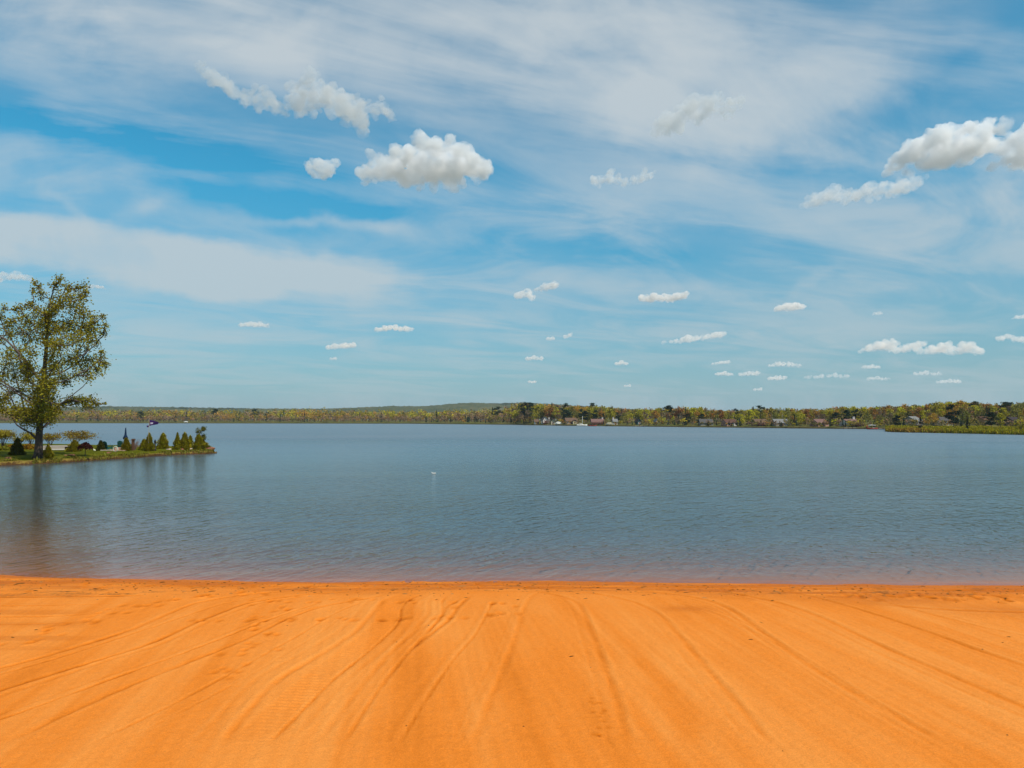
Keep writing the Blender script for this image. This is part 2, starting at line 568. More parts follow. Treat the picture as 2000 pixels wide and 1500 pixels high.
def trail(pts, n, spread, r=0.075, depth=0.03):
    depth *= .6
    q = smooth_line(pts, 200)
    for k in range(n):
        p = q[int((k + random.random() * .6) / n * 199)]
        dent(p[0] + random.gauss(0, spread), p[1] + random.gauss(0, spread), r * random.uniform(.8, 1.2), depth * random.uniform(.6, 1.2))


trail([(20, 1290), (130, 1245), (260, 1200), (380, 1178), (520, 1165)], 40, .18)
trail([(560, 1180), (520, 1250), (470, 1310), (420, 1370)], 34, .20, .06, .022)
trail([(360, 1235), (560, 1228), (760, 1228), (960, 1218), (1030, 1215)], 26, .10, .08, .022)
trail([(480, 1190), (640, 1188), (800, 1192), (1040, 1196)], 20, .18, .07, .022)
trail([(0, 1150), (500, 1152), (1000, 1146), (1500, 1160), (2000, 1172)], 130, .38, .07, .022)
trail([(1640, 1168), (1800, 1176), (1990, 1180)], 40, .25, .08, .026)
trail([(1150, 1400), (1175, 1440), (1180, 1500)], 14, .06, .03, .01)
# low swash berm, dampness and drift line
Z += 0.016 * np.exp(-((S - 0.55 - 0.25 * fbm(BX * .35, BX * 0, 41, 3)) / 0.16) ** 2)
Z += 0.012 * fbm(BX * 0.9, BY * 2.2, 42, 4) * np.clip(1.6 - np.abs(S - 0.8), 0, 1)
edge = S + 0.9 * fbm(BX * 0.22, BY * 0.6, 43, 4)
wet = np.clip(2.3 - edge / 0.85, 0, 1) * np.clip(0.8 + 1.2 * fbm(BX * .4, BY * 4, 44, 3), 0, 1)
right_damp = np.clip((BX - 7.5) / 3.0, 0, 1) * np.clip(1 - np.abs(S - 2.6 - .12 * (BX - 7)) / 0.9, 0, 1)
patch = np.exp(-((BX - 3.75) / .55) ** 2 - ((BY - 15.35) / .28) ** 2) + .7 * np.exp(-((BX - 8.0) / 1.2) ** 2 - ((BY - 15.9) / .25) ** 2)
left_damp = np.clip((-7.2 - BX - .55 * (BY - 13)) / 1.0, 0, 1) * np.clip((BY - 11.2) / .8, 0, 1) * np.clip(.45 + 2.2 * fbm(BX * .10, BY * 3.2, 45, 3), 0, 1)
wet = np.clip(wet + .42 * left_damp + .55 * right_damp + .6 * patch, 0, 1)
dirt = np.clip(2.6 * fbm(BX * 1.6, BY * 5, 51, 4) - 0.55, 0, 1) * np.clip(1 - np.abs(S - 1.1 - .3 * (BX < -6)) / 0.8, 0, 1)
dirt += 1.1 * np.clip(2.4 * fbm(BX * 1.2, BY * 4, 53, 4), 0, 1) * np.clip(1 - np.abs(BY - 16.9) / .7, 0, 1) * np.clip((-7 - BX) / 2, 0, 1)
dirt = np.clip(dirt, 0, 1)
edgefade = np.clip((31 - np.abs(BX)) / 3, 0, 1) * np.clip((24 - BY) / 2, 0, 1)
Z -= (1 - edgefade) * 0.06
grid_mesh('beach', BX, BY, Z, SAND, {'tone': tone, 'wet': wet, 'dirt': dirt})


# twigs, pebbles and dry weed scattered over the sand
n = 1700
dxx = rng.uniform(-20, 20, n)
near_edge = rng.random(n) < .95
dyy = np.where(near_edge, y_shore(dxx) - np.abs(rng.normal(.9, .55, n)) - .12, rng.uniform(7.5, 16.5, n))
ix = np.clip(np.searchsorted(bx, dxx), 0, len(bx) - 1)
iy = np.clip(np.searchsorted(by, dyy), 0, len(by) - 1)
dzz = Z[iy, ix]
dv, df_ = [], []
for k in range(n):
    r_ = abs(rng.normal(.005, .004)) + .004
    L_ = r_ * (rng.uniform(1, 2.2) if rng.random() < .6 else rng.uniform(3, 6))
    a = rng.normal(0, .5) if near_edge[k] else rng.uniform(0, 6.28)
    ca, sa = math.cos(a), math.sin(a)
    b0 = len(dv)
    for (u, v, w) in ((-1, 0, .2), (-.5, -1, 0), (.6, -.9, 0), (1, 0, .25), (.5, 1, 0), (-.6, .9, 0), (-.3, .1, 1.0), (.35, -.1, .9)):
        dv.append((dxx[k] + u * L_ * ca - v * r_ * sa, dyy[k] + u * L_ * sa + v * r_ * ca, dzz[k] + w * r_ * 1.1 - .002))
    for f in ((0, 1, 6), (1, 2, 7, 6), (2, 3, 7), (3, 4, 7), (4, 5, 6, 7), (5, 0, 6)):
        df_.append(tuple(b0 + i for i in f))
dme = bpy.data.meshes.new('beach_debris')
dme.from_pydata(dv, [], df_)
dm_, DT, dout = material('drift_bits')
dg = DT.new('ShaderNodeNewGeometry')
principled(DT, dout, DT.ramp(dg.outputs['Random Per Island'], [(0.0, (0.06, 0.028, 0.010)), (0.6, (0.17, 0.07, 0.016)), (1.0, (0.36, 0.17, 0.06))]), 0.95, Specular_IOR_Level=0.02)
dme.materials.append(dm_)
dob = bpy.data.objects.new('beach_debris', dme)
dob['kind'] = 'stuff'
COL.objects.link(dob)


# ------------------------------------------------------------------ lake
def water_material():
    m, T, out = material('lake_water')
    geo = T.new('ShaderNodeNewGeometry')
    P = geo.outputs['Position']
    px, py, pz = T.sep(P)
    # how much silty water lies between the surface and the sand
    off = T.m('MAXIMUM', T.sub(py, 17.8), 0.0)
    left_clear = T.rng(px, -17.0, -7.0, 0.45, 1.0)                         # less silt mixed in at left, painting on the tree reflection's brown
    turb = T.sub(1.0, T.m('EXPONENT', T.mul(T.mul(off, left_clear), -1 / 7.0)))
    tr = T.new('ShaderNodeBsdfTransparent')
    tr.inputs[0].default_value = (0.92, 0.88, 0.82, 1)
    df = T.new('ShaderNodeBsdfDiffuse')
    df.inputs[0].default_value = (0.052, 0.076, 0.086, 1)
    body = T.new('ShaderNodeMixShader')
    T.l.new(turb, body.inputs[0])
    T.l.new(tr.outputs[0], body.inputs[1])
    T.l.new(df.outputs[0], body.inputs[2])
    gl = T.new('ShaderNodeBsdfGlossy')
    gl.inputs[0].default_value = (0.86, 0.925, 0.965, 1)
    # waves: short ripples running obliquely to the beach, on a longer chop, in gusts
    def mapped(rot, sx, sy):
        # crests lie at angle rot from the beach; sx metres along them, sy across
        mp = T.new('ShaderNodeMapping')
        mp.vector_type = 'TEXTURE'
        mp.inputs['Rotation'].default_value = (0, 0, R(rot))
        mp.inputs['Scale'].default_value = (sx, sy, 1)
        T.l.new(P, mp.inputs['Vector'])
        return mp.outputs[0]
    r1 = T.noise(mapped(56, 1.7, 0.36), 1.0, 3, 0.5, 0.35)
    r2 = T.noise(mapped(78, 1.0, 0.24), 1.0, 2, 0.5, 0.3)
    r3 = T.noise(mapped(15, 4.0, 1.2), 1.0, 3, 0.55, 0.4)
    r4 = T.noise(mapped(-30, 0.7, 0.36), 1.0, 3, 0.6, 0.5)
    gust = T.noise(mapped(3, 110.0, 24.0), 1.0, 5, 0.62, 0.4)
    g = T.rng(gust, 0.36, 0.64, 0.45, 1.25)
    near = T.mul(T.rng(off, 0.0, 4.0, 0.25, 1.0), T.rng(off, 30.0, 130.0, 1.0, 0.45))
    T.put(gl.inputs['Roughness'], T.mul(T.rng(off, 12.0, 150.0, 0.05, 0.42), T.rng(gust, 0.36, 0.64, 0.7, 1.1)))
    h = T.add(T.add(T.mul(r1, 0.080), T.mul(r2, 0.045)), T.add(T.mul(r3, 0.06), T.mul(r4, 0.040)))
    lee = T.rng(T.sub(px, T.mul(T.sub(gust, .5), 6.0)), -20.0, -7.0, 0.55, 1.0)      # sheltered corner beside the point
    h = T.mul(T.mul(T.mul(h, g), near), lee)
    bp = T.new('ShaderNodeBump')
    bp.inputs['Strength'].default_value = 1.0
    bp.inputs['Distance'].default_value = 1.0
    T.l.new(h, bp.inputs['Height'])
    T.l.new(bp.outputs[0], gl.inputs['Normal'])
    fr = T.new('ShaderNodeFresnel')
    fr.inputs['IOR'].default_value = 1.333
    T.l.new(bp.outputs[0], fr.inputs['Normal'])
    mx = T.new('ShaderNodeMixShader')
    T.l.new(T.mul(fr.outputs[0], T.rng(off, 6.0, 130.0, 1.0, 0.52)), mx.inputs[0])
    T.l.new(body.outputs[0], mx.inputs[1])
    T.l.new(gl.outputs[0], mx.inputs[2])
    T.l.new(mx.outputs[0], out.inputs[0])
    return m


lx = np.linspace(-1500, 1500, 31)
ly = np.concatenate([np.linspace(10, 60, 6), np.linspace(100, 1000, 19)])
LX, LY = np.meshgrid(lx, ly)
grid_mesh('lake', LX, LY, np.zeros_like(LX), water_material(), smooth=False)

# ------------------------------------------------------------------ far shore
_fp = np.array([(-1200, 826.3), (-300, 826.3), (0, 826.4), (400, 826.8), (800, 827.6), (1000, 829.6), (1100, 831.6), (1300, 833.8), (1500, 836), (1728, 838.6), (2000, 840), (2400, 841), (3200, 842)])


def far_shore(px):
    py = np.interp(px, _fp[:, 0], _fp[:, 1])
    d2 = math.cos(PITCH) - (750 - py) / FPX * math.sin(PITCH)
    d3 = math.sin(PITCH) + (750 - py) / FPX * math.cos(PITCH)
    return -CAM_H / d3 * d2


def land_h(px, s):
    """height of the far land s metres behind its waterline"""
    right = np.clip((px - 1000) / 300, 0, 1)
    base = np.where(s < 0, s * 0.15, 0.55 * np.clip(s / 1.5, 0, 1) + 0.9 * np.clip(s / 25, 0, 1))
    rise = right * (1.6 * np.clip((s - 20) / 60, 0, 1) + 2.0 * np.clip((s - 70) / 150, 0, 1))
    rr = np.clip((px - 1650) / 250, 0, 1)
    rise = rise + rr * 5.0 * np.clip((s - 40) / 110, 0, 1)
    return base + rise


def land_material():
    m, T, out = material('shore_land')
    geo = T.new('ShaderNodeNewGeometry')
    P = geo.outputs['Position']
    n = T.noise(P, 0.08, 5, 0.6)
    n2 = T.noise(P, 0.9, 3, 0.6)
    c = T.ramp(n, [(0.3, (0.07, 0.085, 0.018)), (0.52, (0.13, 0.125, 0.03)), (0.7, (0.15, 0.10, 0.045))])
    v = T.rng(n2, 0.3, 0.7, 0.75, 1.2)
    c = T.mix(1.0, c, T.comb(v, v, v), 'MULTIPLY')
    _, _, z = T.sep(P)
    c = T.mix(T.rng(z, 0.75, 0.35), c, (0.050, 0.040, 0.018, 1))
    b = principled(T, out, c, 0.95)
    b.inputs['Specular IOR Level'].default_value = 0.03
    return m


LAND = land_material()
PXG = np.linspace(-1400, 3400, 241)
SG = np.array([-6, -1.5, 0, .5, 1.0, 1.6, 3, 6, 12, 20, 30, 45, 60, 80, 110, 150, 200, 260, 340, 450, 600, 800, 1100])
PP, SS = np.meshgrid(PXG, SG)
YF = far_shore(PP) + SS
grid_mesh('far_shore_land', (PP - 1000) / FPX * YF, YF, land_h(PP, SS) + 0.25 * fbm(PP * .05, SS * .1, 61, 3) * (SS > 1), LAND)


def hill_material():
    m, T, out = material('wooded_hill')
    geo = T.new('ShaderNodeNewGeometry')
    P = geo.outputs['Position']
    n = T.noise(P, 0.012, 5, 0.65)
    n2 = T.noise(P, 0.09, 3, 0.7)
    c = T.ramp(T.add(T.mul(n, .6), T.mul(n2, .4)), [(0.36, (0.030, 0.045, 0.022)), (0.5, (0.075, 0.080, 0.030)), (0.62, (0.13, 0.105, 0.05))])
    b = principled(T, out, c, 0.95)
    b.inputs['Specular IOR Level'].default_value = 0.03
    return m


hpx = np.linspace(-500, 2600, 900)
hy = np.linspace(1900, 3600, 60)
HP, HY = np.meshgrid(hpx, hy)
prof = np.interp(hpx, [-500, -100, 60, 200, 330, 520, 640, 700, 770, 830, 860, 905, 930, 960, 1010, 1060, 1120, 1250, 1500, 1900, 2600],
                 [801, 799, 797, 794.5, 796, 799, 799, 797, 794, 794.5, 792, 788.0, 787.5, 789, 787.5, 789, 793, 801, 806, 806, 806])
PR = np.tile(prof, (len(hy), 1))
top = CAM_H + (818 - PR) / FPX * 2700
cross = np.exp(-((HY - 2700) / 420.0) ** 2)
HZ = top * cross + 1.0 + cross * 5.0 * fbm(HP * .22, HY * .05, 71, 4) * (top > 10)
grid_mesh('hills', (HP - 1000) / FPX * HY, HY, HZ, hill_material())


# ------------------------------------------------------------------ mesh helpers
class MB:
    def __init__(self):
        self.v, self.f = [], []

    def quad(self, a, b, c, d):
        n = len(self.v)
        self.v += [a, b, c, d]
        self.f.append((n, n + 1, n + 2, n + 3))

    def tri(self, a, b, c):
        n = len(self.v)
        self.v += [a, b, c]
        self.f.append((n, n + 1, n + 2))

    def box(self, x0, x1, y0, y1, z0, z1, M=None):
        p = [(x0, y0, z0), (x1, y0, z0), (x1, y1, z0), (x0, y1, z0), (x0, y0, z1), (x1, y0, z1), (x1, y1, z1), (x0, y1, z1)]
        if M is not None:
            p = [tuple(M @ Vector(q)) for q in p]
        n = len(self.v)
        self.v += p
        for f in ((0, 3, 2, 1), (4, 5, 6, 7), (0, 1, 5, 4), (1, 2, 6, 5), (2, 3, 7, 6), (3, 0, 4, 7)):
            self.f.append(tuple(n + i for i in f))
        return self

    def tube(self, pts, rad, n=6, cap=True):
        pts = [Vector(p) for p in pts]
        if not isinstance(rad, (list, tuple)):
            rad = [rad] * len(pts)
        base = len(self.v)
        for i, p in enumerate(pts):
            t = (pts[min(i + 1, len(pts) - 1)] - pts[max(i - 1, 0)])
            if t.length < 1e-9:
                t = Vector((0, 0, 1))
            t.normalize()
            u = t.cross(Vector((0, 1, 0)) if abs(t.y) < .9 else Vector((1, 0, 0))).normalized()
            w = t.cross(u)
            for k in range(n):
                a = 2 * math.pi * k / n
                self.v.append(tuple(p + (u * math.cos(a) + w * math.sin(a)) * rad[i]))
        for i in range(len(pts) - 1):
            for k in range(n):
                a = base + i * n + k
                b = base + i * n + (k + 1) % n
                self.f.append((a, b, b + n, a + n))
        if cap:
            self.f.append(tuple(base + k for k in range(n))[::-1])
            self.f.append(tuple(base + (len(pts) - 1) * n + k for k in range(n)))
        return self

    def lathe(self, prof, n=12, c=(0, 0)):
        base = len(self.v)
        for (r, z) in prof:
            for k in range(n):
                a = 2 * math.pi * k / n
                self.v.append((c[0] + r * math.cos(a), c[1] + r * math.sin(a), z))
        for i in range(len(prof) - 1):
            for k in range(n):
                a = base + i * n + k
                b = base + i * n + (k + 1) % n
                self.f.append((a, b, b + n, a + n))
        return self

    def prism(self, poly, y0, y1):
        """poly: (x, z) outline, extruded along y"""
        n = len(poly)
        b = len(self.v)
        self.v += [(x, y0, z) for x, z in poly] + [(x, y1, z) for x, z in poly]
        self.f.append(tuple(b + i for i in range(n)))
        self.f.append(tuple(b + n + i for i in reversed(range(n))))
        for i in range(n):
            j = (i + 1) % n
            self.f.append((b + j, b + i, b + n + i, b + n + j))
        return self

    def mesh(self, name, mat, smooth=False):
        me = bpy.data.meshes.new(name)
        me.from_pydata([tuple(map(float, p)) for p in self.v], [], self.f)
        bm = bmesh.new()
        bm.from_mesh(me)
        bmesh.ops.recalc_face_normals(bm, faces=bm.faces)
        bm.to_mesh(me)
        bm.free()
        if smooth:
            for p in me.polygons:
                p.use_smooth = True
        me.materials.append(mat)
        return me

    def build(self, name, mat, parent=None, smooth=False):
        ob = bpy.data.objects.new(name, self.mesh(name, mat, smooth))
        ob.parent = parent
        COL.objects.link(ob)
        return ob


def tag(o, label, cat, group=None):
    o['label'] = label
    o['category'] = cat
    if group:
        o['group'] = group
    return o


def thing(name, label, cat, loc, rz=0.0, group=None):
    o = bpy.data.objects.new(name, None)
    o.empty_display_size = 0.3
    o.location = loc
    o.rotation_euler = (0, 0, rz)
    COL.objects.link(o)
    return tag(o, label, cat, group)


def quads_mesh(name, C, A, B, mats, midx=None):
    """many leaf quads: centres C, half-axes A and B (n x 3)"""
    n = len(C)
    v = np.stack([C - A - B, C + A - B, C + A + B, C - A + B], 1).reshape(-1, 3).astype(np.float32)
    me = bpy.data.meshes.new(name)
    me.vertices.add(4 * n)
    me.vertices.foreach_set('co', v.ravel())
    me.loops.add(4 * n)
    me.loops.foreach_set('vertex_index', np.arange(4 * n, dtype=np.int32))
    me.polygons.add(n)
    me.polygons.foreach_set('loop_start', np.arange(0, 4 * n, 4, dtype=np.int32))
    if midx is not None:
        me.polygons.foreach_set('material_index', midx.astype(np.int32))
    me.update(calc_edges=True)
    for mt in (mats if isinstance(mats, (list, tuple)) else [mats]):
        me.materials.append(mt)
    return me


def rand_axes(n, size, rg, up=0.0):
    """random leaf half-axes; up > 0 lays the leaves flatter"""
    a = rg.normal(size=(n, 3))
    a[:, 2] *= (1 - up)
    a /= np.linalg.norm(a, axis=1, keepdims=True)
    b = rg.normal(size=(n, 3))
    b[:, 2] *= (1 - up)
    b -= a * (a * b).sum(1, keepdims=True)
    b /= np.linalg.norm(b, axis=1, keepdims=True)
    s = size * rg.uniform(.65, 1.3, (n, 1))
    return a * s, b * s * 0.75


# ------------------------------------------------------------------ materials
def flat(name, col, rough=0.7, var=0.12, scale=3.0, spec=0.12, metal=0.0):
    m, T, out = material(name)
    tcn = T.new('ShaderNodeTexCoord')
    n = T.noise(tcn.outputs['Object'], scale, 4, 0.6)
    v = T.rng(n, 0.25, 0.75, 1 - var, 1 + var)
    c = T.mix(1.0, (*col, 1.0), T.comb(v, v, v), 'MULTIPLY')
    b = principled(T, out, c, rough)
    b.inputs['Specular IOR Level'].default_value = spec
    b.inputs['Metallic'].default_value = metal
    return m


def leafy(name, col, var=0.35, hue=0.03, trans=0.25, obj_var=0.15, tint_attr=False):
    m, T, out = material(name)
    geo = T.new('ShaderNodeNewGeometry')
    oi = T.new('ShaderNodeObjectInfo')
    rnd = geo.outputs['Random Per Island']
    if tint_attr:
        a = T.new('ShaderNodeAttribute')
        a.attribute_name = 'tint'
        base = a.outputs['Color']
    else:
        base = (*col, 1.0)
    hs = T.new('ShaderNodeHueSaturation')
    T.put(hs.inputs['Color'], base)
    T.put(hs.inputs['Hue'], T.add(T.rng(rnd, 0, 1, 0.5 - hue, 0.5 + hue), T.rng(oi.outputs['Random'], 0, 1, -hue * .6, hue * .6)))
    T.put(hs.inputs['Value'], T.mul(T.rng(rnd, 0, 1, 1 - var, 1 + var), T.rng(oi.outputs['Random'], 0, 1, 1 - obj_var, 1 + obj_var)))
    d = T.new('ShaderNodeBsdfDiffuse')
    t = T.new('ShaderNodeBsdfTranslucent')
    T.l.new(hs.outputs[0], d.inputs[0])
    T.l.new(hs.outputs[0], t.inputs[0])
    mx = T.new('ShaderNodeMixShader')
    mx.inputs[0].default_value = trans
    T.l.new(d.outputs[0], mx.inputs[1])
    T.l.new(t.outputs[0], mx.inputs[2])
    T.l.new(mx.outputs[0], out.inputs[0])
    return m


def bark(name, col, scale=2.0):
    m, T, out = material(name)
    tcn = T.new('ShaderNodeTexCoord')
    mp = T.new('ShaderNodeMapping')
    mp.inputs['Scale'].default_value = (6, 6, 0.8)
    T.l.new(tcn.outputs['Object'], mp.inputs[0])
    n = T.noise(mp.outputs[0], scale, 5, 0.65)
    c = T.ramp(n, [(0.3, tuple(x * .45 for x in col)), (0.7, tuple(min(1, x * 1.4) for x in col))])
    b = principled(T, out, c, 0.95)
    bp = T.new('ShaderNodeBump')
    bp.inputs['Distance'].default_value = 0.06
    T.l.new(n, bp.inputs['Height'])
    T.l.new(bp.outputs[0], b.inputs['Normal'])
    return m


BARK = bark('cottonwood_bark', (0.055, 0.037, 0.026))
TWIG = bark('twig_bark', (0.11, 0.078, 0.062))
PALEBARK = bark('pale_bark', (0.26, 0.21, 0.165))
LEAF = leafy('cottonwood_leaf', (0.235, 0.190, 0.018), .22, .018, .35)
SPRUCE = leafy('spruce_needles', (0.330, 0.275, 0.020), .25, .015, .15)
SPRUCE_DARK = leafy('dark_spruce_needles', (0.140, 0.140, 0.022), .25, .015, .15)
SHRUBLEAF = leafy('spring_shrub_leaf', (0.26, 0.19, 0.022), .35, .025, .3)
MAPLE = leafy('red_maple_leaf', (0.055, 0.016, 0.014), .4, .02, .2)
TWIGPINK = flat('bare_pink_twigs', (0.30, 0.20, 0.17), .9)

# ------------------------------------------------------------------ the point of land on the left
_front = [gnd(px, py) for px, py in ((-420, 922), (-200, 916), (0, 909.5), (60, 907), (130, 903.5), (200, 898.5), (260, 894.5), (310, 890.5), (360, 888), (400, 887), (420, 885.5))]
_front = np.array([(p[0], p[1]) for p in _front])
tip = _front[-1]
_back = np.array([(-95.0, 118.0), (-70.0, 110.0), (-56.0, 104.0), (-48.0, 101.0), (-43.5, 99.5), (-40.6, 96.0), (-38.7, 92.2), (-37.3, 88.9), (-36.2, 86.9)])


def land_front(x):
    return np.interp(x, _front[:, 0], _front[:, 1])


def land_back(x):
    return np.interp(x, _back[:, 0], _back[:, 1])


tipx = tip[0] + 0.15
pxs = np.concatenate([np.linspace(-95, -52, 70), np.linspace(-51.8, tipx, 190)])
vv_ = np.linspace(0, 1, 120)
PXm, PVm = np.meshgrid(pxs, vv_)
yf = land_front(PXm) - 0.35 * np.abs(fbm(PXm * .9, PXm * 0, 81, 4))
yb = np.maximum(land_back(PXm), yf + 0.4)
mid_t = np.clip((tipx - PXm) / 1.6, 0, 1)
PYm = yf + (yb - yf) * PVm
edge_d = np.minimum(PYm - yf, yb - PYm)
edge_d = np.minimum(edge_d, (tipx - PXm) * 0.9)
LH = 0.42 * np.clip(edge_d / 0.35, 0, 1) ** 0.7 + 0.22 * np.clip((edge_d - .3) / 5, 0, 1) - 0.10
LHZ = LH + 0.09 * fbm(PXm * 1.3, PYm * 1.3, 82, 4) * np.clip(edge_d / .5, 0, 1)


def lawn_z(x, y):
    e = min(y - float(land_front(x)), float(land_back(x)) - y, (tipx - x) * .9)
    return 0.42 * min(max(e / .35, 0), 1) ** 0.7 + 0.22 * min(max((e - .3) / 5, 0), 1) - 0.10


def lawn_material():
    m, T, out = material('lawn')
    geo = T.new('ShaderNodeNewGeometry')
    P = geo.outputs['Position']
    e = T.new('ShaderNodeAttribute')
    e.attribute_name = 'edge'
    n = T.noise(P, 0.5, 5, 0.6)
    n2 = T.noise(P, 4.0, 4, 0.7)
    c = T.ramp(n, [(0.3, (0.058, 0.066, 0.003)), (0.7, (0.105, 0.104, 0.005))])
    rough = T.add(e.outputs['Fac'], T.mul(T.sub(n2, 0.5), 0.9))
    c = T.mix(T.rng(rough, 0.85, 0.35), c, (0.19, 0.13, 0.03, 1))
    c = T.mix(T.rng(rough, 0.34, 0.16), c, (0.075, 0.038, 0.016, 1))
    v = T.rng(n2, 0.3, 0.7, 0.75, 1.25)
    c = T.mix(1.0, c, T.comb(v, v, v), 'MULTIPLY')
    b = principled(T, out, c, 0.95)
    b.inputs['Specular IOR Level'].default_value = 0.03
    bp = T.new('ShaderNodeBump')
    bp.inputs['Distance'].default_value = 0.08
    T.l.new(n2, bp.inputs['Height'])
    T.l.new(bp.outputs[0], b.inputs['Normal'])
    return m


grid_mesh('lawn_point', PXm, PYm, LHZ, lawn_material(), {'edge': edge_d})

# rough grass along its bank
n = 9000
x = rng.uniform(-62, tipx - .2, n)
y = land_front(x) + np.abs(rng.normal(0, .45, n)) + .05
keep = fbm(x * .8, y * .8, 83, 3) > -0.12
x, y = x[keep], y[keep]
z = np.array([lawn_z(a, b) for a, b in zip(x, y)])
hh = rng.uniform(.06, .20, len(x)) * (1 + (rng.random(len(x)) < .06))
C = np.stack([x, y, z + hh * .45], 1)
ang = rng.uniform(0, math.pi, len(x))
A = np.stack([np.cos(ang), np.sin(ang), 0 * ang], 1) * 0.045
B = np.stack([rng.normal(0, .25, len(x)), rng.normal(0, .25, len(x)), np.ones(len(x))], 1) * (hh * .5)[:, None]
GRASS = leafy('bank_grass_blades', (0.150, 0.125, 0.022), .4, .03, .2)
o = bpy.data.objects.new('bank_grass', quads_mesh('bank_grass', C, A, B, GRASS))
COL.objects.link(o)
o['kind'] = 'stuff'


def pt(px, py):
    """a point on the lawn seen at that picture position: iterate on the lawn's height"""
    z = 0.45
    for _ in range(6):
        p = gnd(px, py, z)
        z = lawn_z(p[0], p[1])
    return Vector((p[0], p[1], z))


# ------------------------------------------------------------------ tall cottonwood
tb = pt(75, 893)
YT = float(tb.y)
mpp = YT / FPX
cot = thing('cottonwood_tree', 'tall airy tree with olive spring leaves and a thick trunk on the left lawn', 'tree', tb)
def tl(px, py, y=0.0):
    """local coordinates of a picture position, y metres behind the trunk"""
    q = at(px, py, YT + y)
    return Vector(q) - tb
trunk_px = [(75, 895), (75.5, 880), (76, 860), (77, 840), (79, 815), (82, 780), (85, 745), (88.5, 705), (91.5, 668), (93.5, 635), (95, 610), (99, 585), (105, 565), (112, 543)]
trunk_r = [.44, .36, .31, .285, .26, .23, .205, .175, .145, .115, .09, .065, .045, .02]
tp = [tl(a, b) for a, b in trunk_px]
tp[0].z = -0.25
mb = MB()
mb.tube(tp, trunk_r, 12)
for k in range(7):        # root flare
    a = k * 0.9
    mb.tube([Vector((math.cos(a) * .24, math.sin(a) * .24, .7)), Vector((math.cos(a) * .36, math.sin(a) * .36, .15)), Vector((math.cos(a) * .6, math.sin(a) * .6, -.15))], [.10, .13, .08], 6)
mb.build('trunk', BARK, cot, True)
CL = """117,545,7 108,558,10 133,561,8 150,563,7 164,561,9 168,572,6 162,582,11 140,583,14 122,588,15 107,600,12 150,603,15 164,612,11 181,620,8 182,632,10 200,619,6 205,636,7 203,652,7 178,645,14 160,640,15 137,636,17 117,640,15 160,664,14 178,660,11 189,671,6 141,664,13 117,676,15 150,690,8 134,704,13 152,708,13 174,706,13 195,703,12 206,712,8 189,724,11 166,729,11 146,734,10 130,747,9 121,738,11 111,716,13 176,739,7 198,688,5 171,683,6
68,554,6 76,560,6 79,573,9 64,568,5 63,594,9 51,598,6 38,602,7 29,604,5 6,603,7 0,622,11 14,638,11 24,628,7 45,622,13 60,628,13 70,608,9 76,638,11 40,648,13 60,658,15 20,655,9 0,664,9 -20,648,13 -25,690,13 34,688,13 60,688,13 15,695,11 25,713,15 50,718,13 5,733,11 30,738,12 55,743,12 80,728,9 -8,705,10 -40,670,14 -45,720,14
86,750,15 70,765,15 96,758,13 40,763,10 -5,745,11 -20,735,13 86,778,17 66,788,16 101,783,13 80,800,17 104,800,13 61,808,13 45,803,12 30,798,11 34,813,9 10,780,11 -5,790,11 5,800,9 90,814,15 70,822,13 52,824,11 100,819,9 114,800,7 -30,780,14 -35,805,12 18,768,9
129,786,7 139,781,8 150,785,9 160,783,9 171,781,7 181,785,9 190,789,5 166,792,6 176,795,6 120,790,6 205,788,3"""
clumps = []
cr = random.Random(3)
for tok in CL.split():
    a, b, r = map(float, tok.split(','))
    ax = np.interp(b, [q[1] for q in trunk_px][::-1], [q[0] for q in trunk_px][::-1])
    Rc = np.interp(b, [540, 580, 620, 680, 720, 780, 830], [15, 60, 105, 122, 122, 118, 40])
    off = abs(a - ax)
    half = math.sqrt(max(Rc * Rc - off * off, 0)) * 0.85
    y = cr.uniform(-half, half) * mpp
    clumps.append((tl(a, b, y), r * mpp, a, b))
for k in range(18):                                  # inner foliage close to the stem
    b = cr.uniform(590, 815)
    ax = np.interp(b, [q[1] for q in trunk_px][::-1], [q[0] for q in trunk_px][::-1])
    w_ = np.interp(b, [590, 700, 815], [14, 34, 40])
    clumps.append((tl(ax + cr.uniform(-w_, w_), b, cr.uniform(-2.2, 1.2)), 11 * mpp, ax, b))
# branch network: every clump hangs on the nearest lower limb
clumps.sort(key=lambda c: (c[0] - tl(np.interp(c[3], [q[1] for q in trunk_px][::-1], [q[0] for q in trunk_px][::-1]), c[3])).length)
nodes = [(p, 0, -1) for p in (tl(np.interp(b, [q[1] for q in trunk_px][::-1], [q[0] for q in trunk_px][::-1]), b) for b in range(560, 850, 8))]
ntr = len(nodes)
par, pos, cnt = [-1] * ntr, [n_[0] for n_ in nodes], [0] * ntr
trad = [float(np.interp(b, [q[1] for q in trunk_px][::-1], trunk_r[::-1])) for b in range(560, 850, 8)]
for (c, r, a, b) in clumps:
    best, bi = 1e9, 0
    for i, p in enumerate(pos):
        v = c - p
        L = v.length
        horiz = math.hypot(v.x, v.y)
        pen = max(0, 0.55 * horiz - v.z) * 1.6
        if i < ntr:
            pen += 0.4
        lowlimb = i >= ntr and clumps[i - ntr][3] > 776 and clumps[i - ntr][2] > 112
        if lowlimb and not (b > 776 and a > 98):
            pen += 60
        if b > 776 and a > 112:                     # the low right limb runs almost level
            pen = abs(v.z) * 3.0 + (60 if i >= ntr and not (clumps[i - ntr][3] > 776 and clumps[i - ntr][2] > 98) else 0)
        if L + pen < best and L > 0.05:
            best, bi = L + pen, i
    par.append(bi)
    pos.append(c)
    cnt.append(1)
for i in range(len(pos) - 1, ntr - 1, -1):
    if par[i] >= 0:
        cnt[par[i]] += cnt[i] if par[i] >= ntr else 0
limbs = MB()
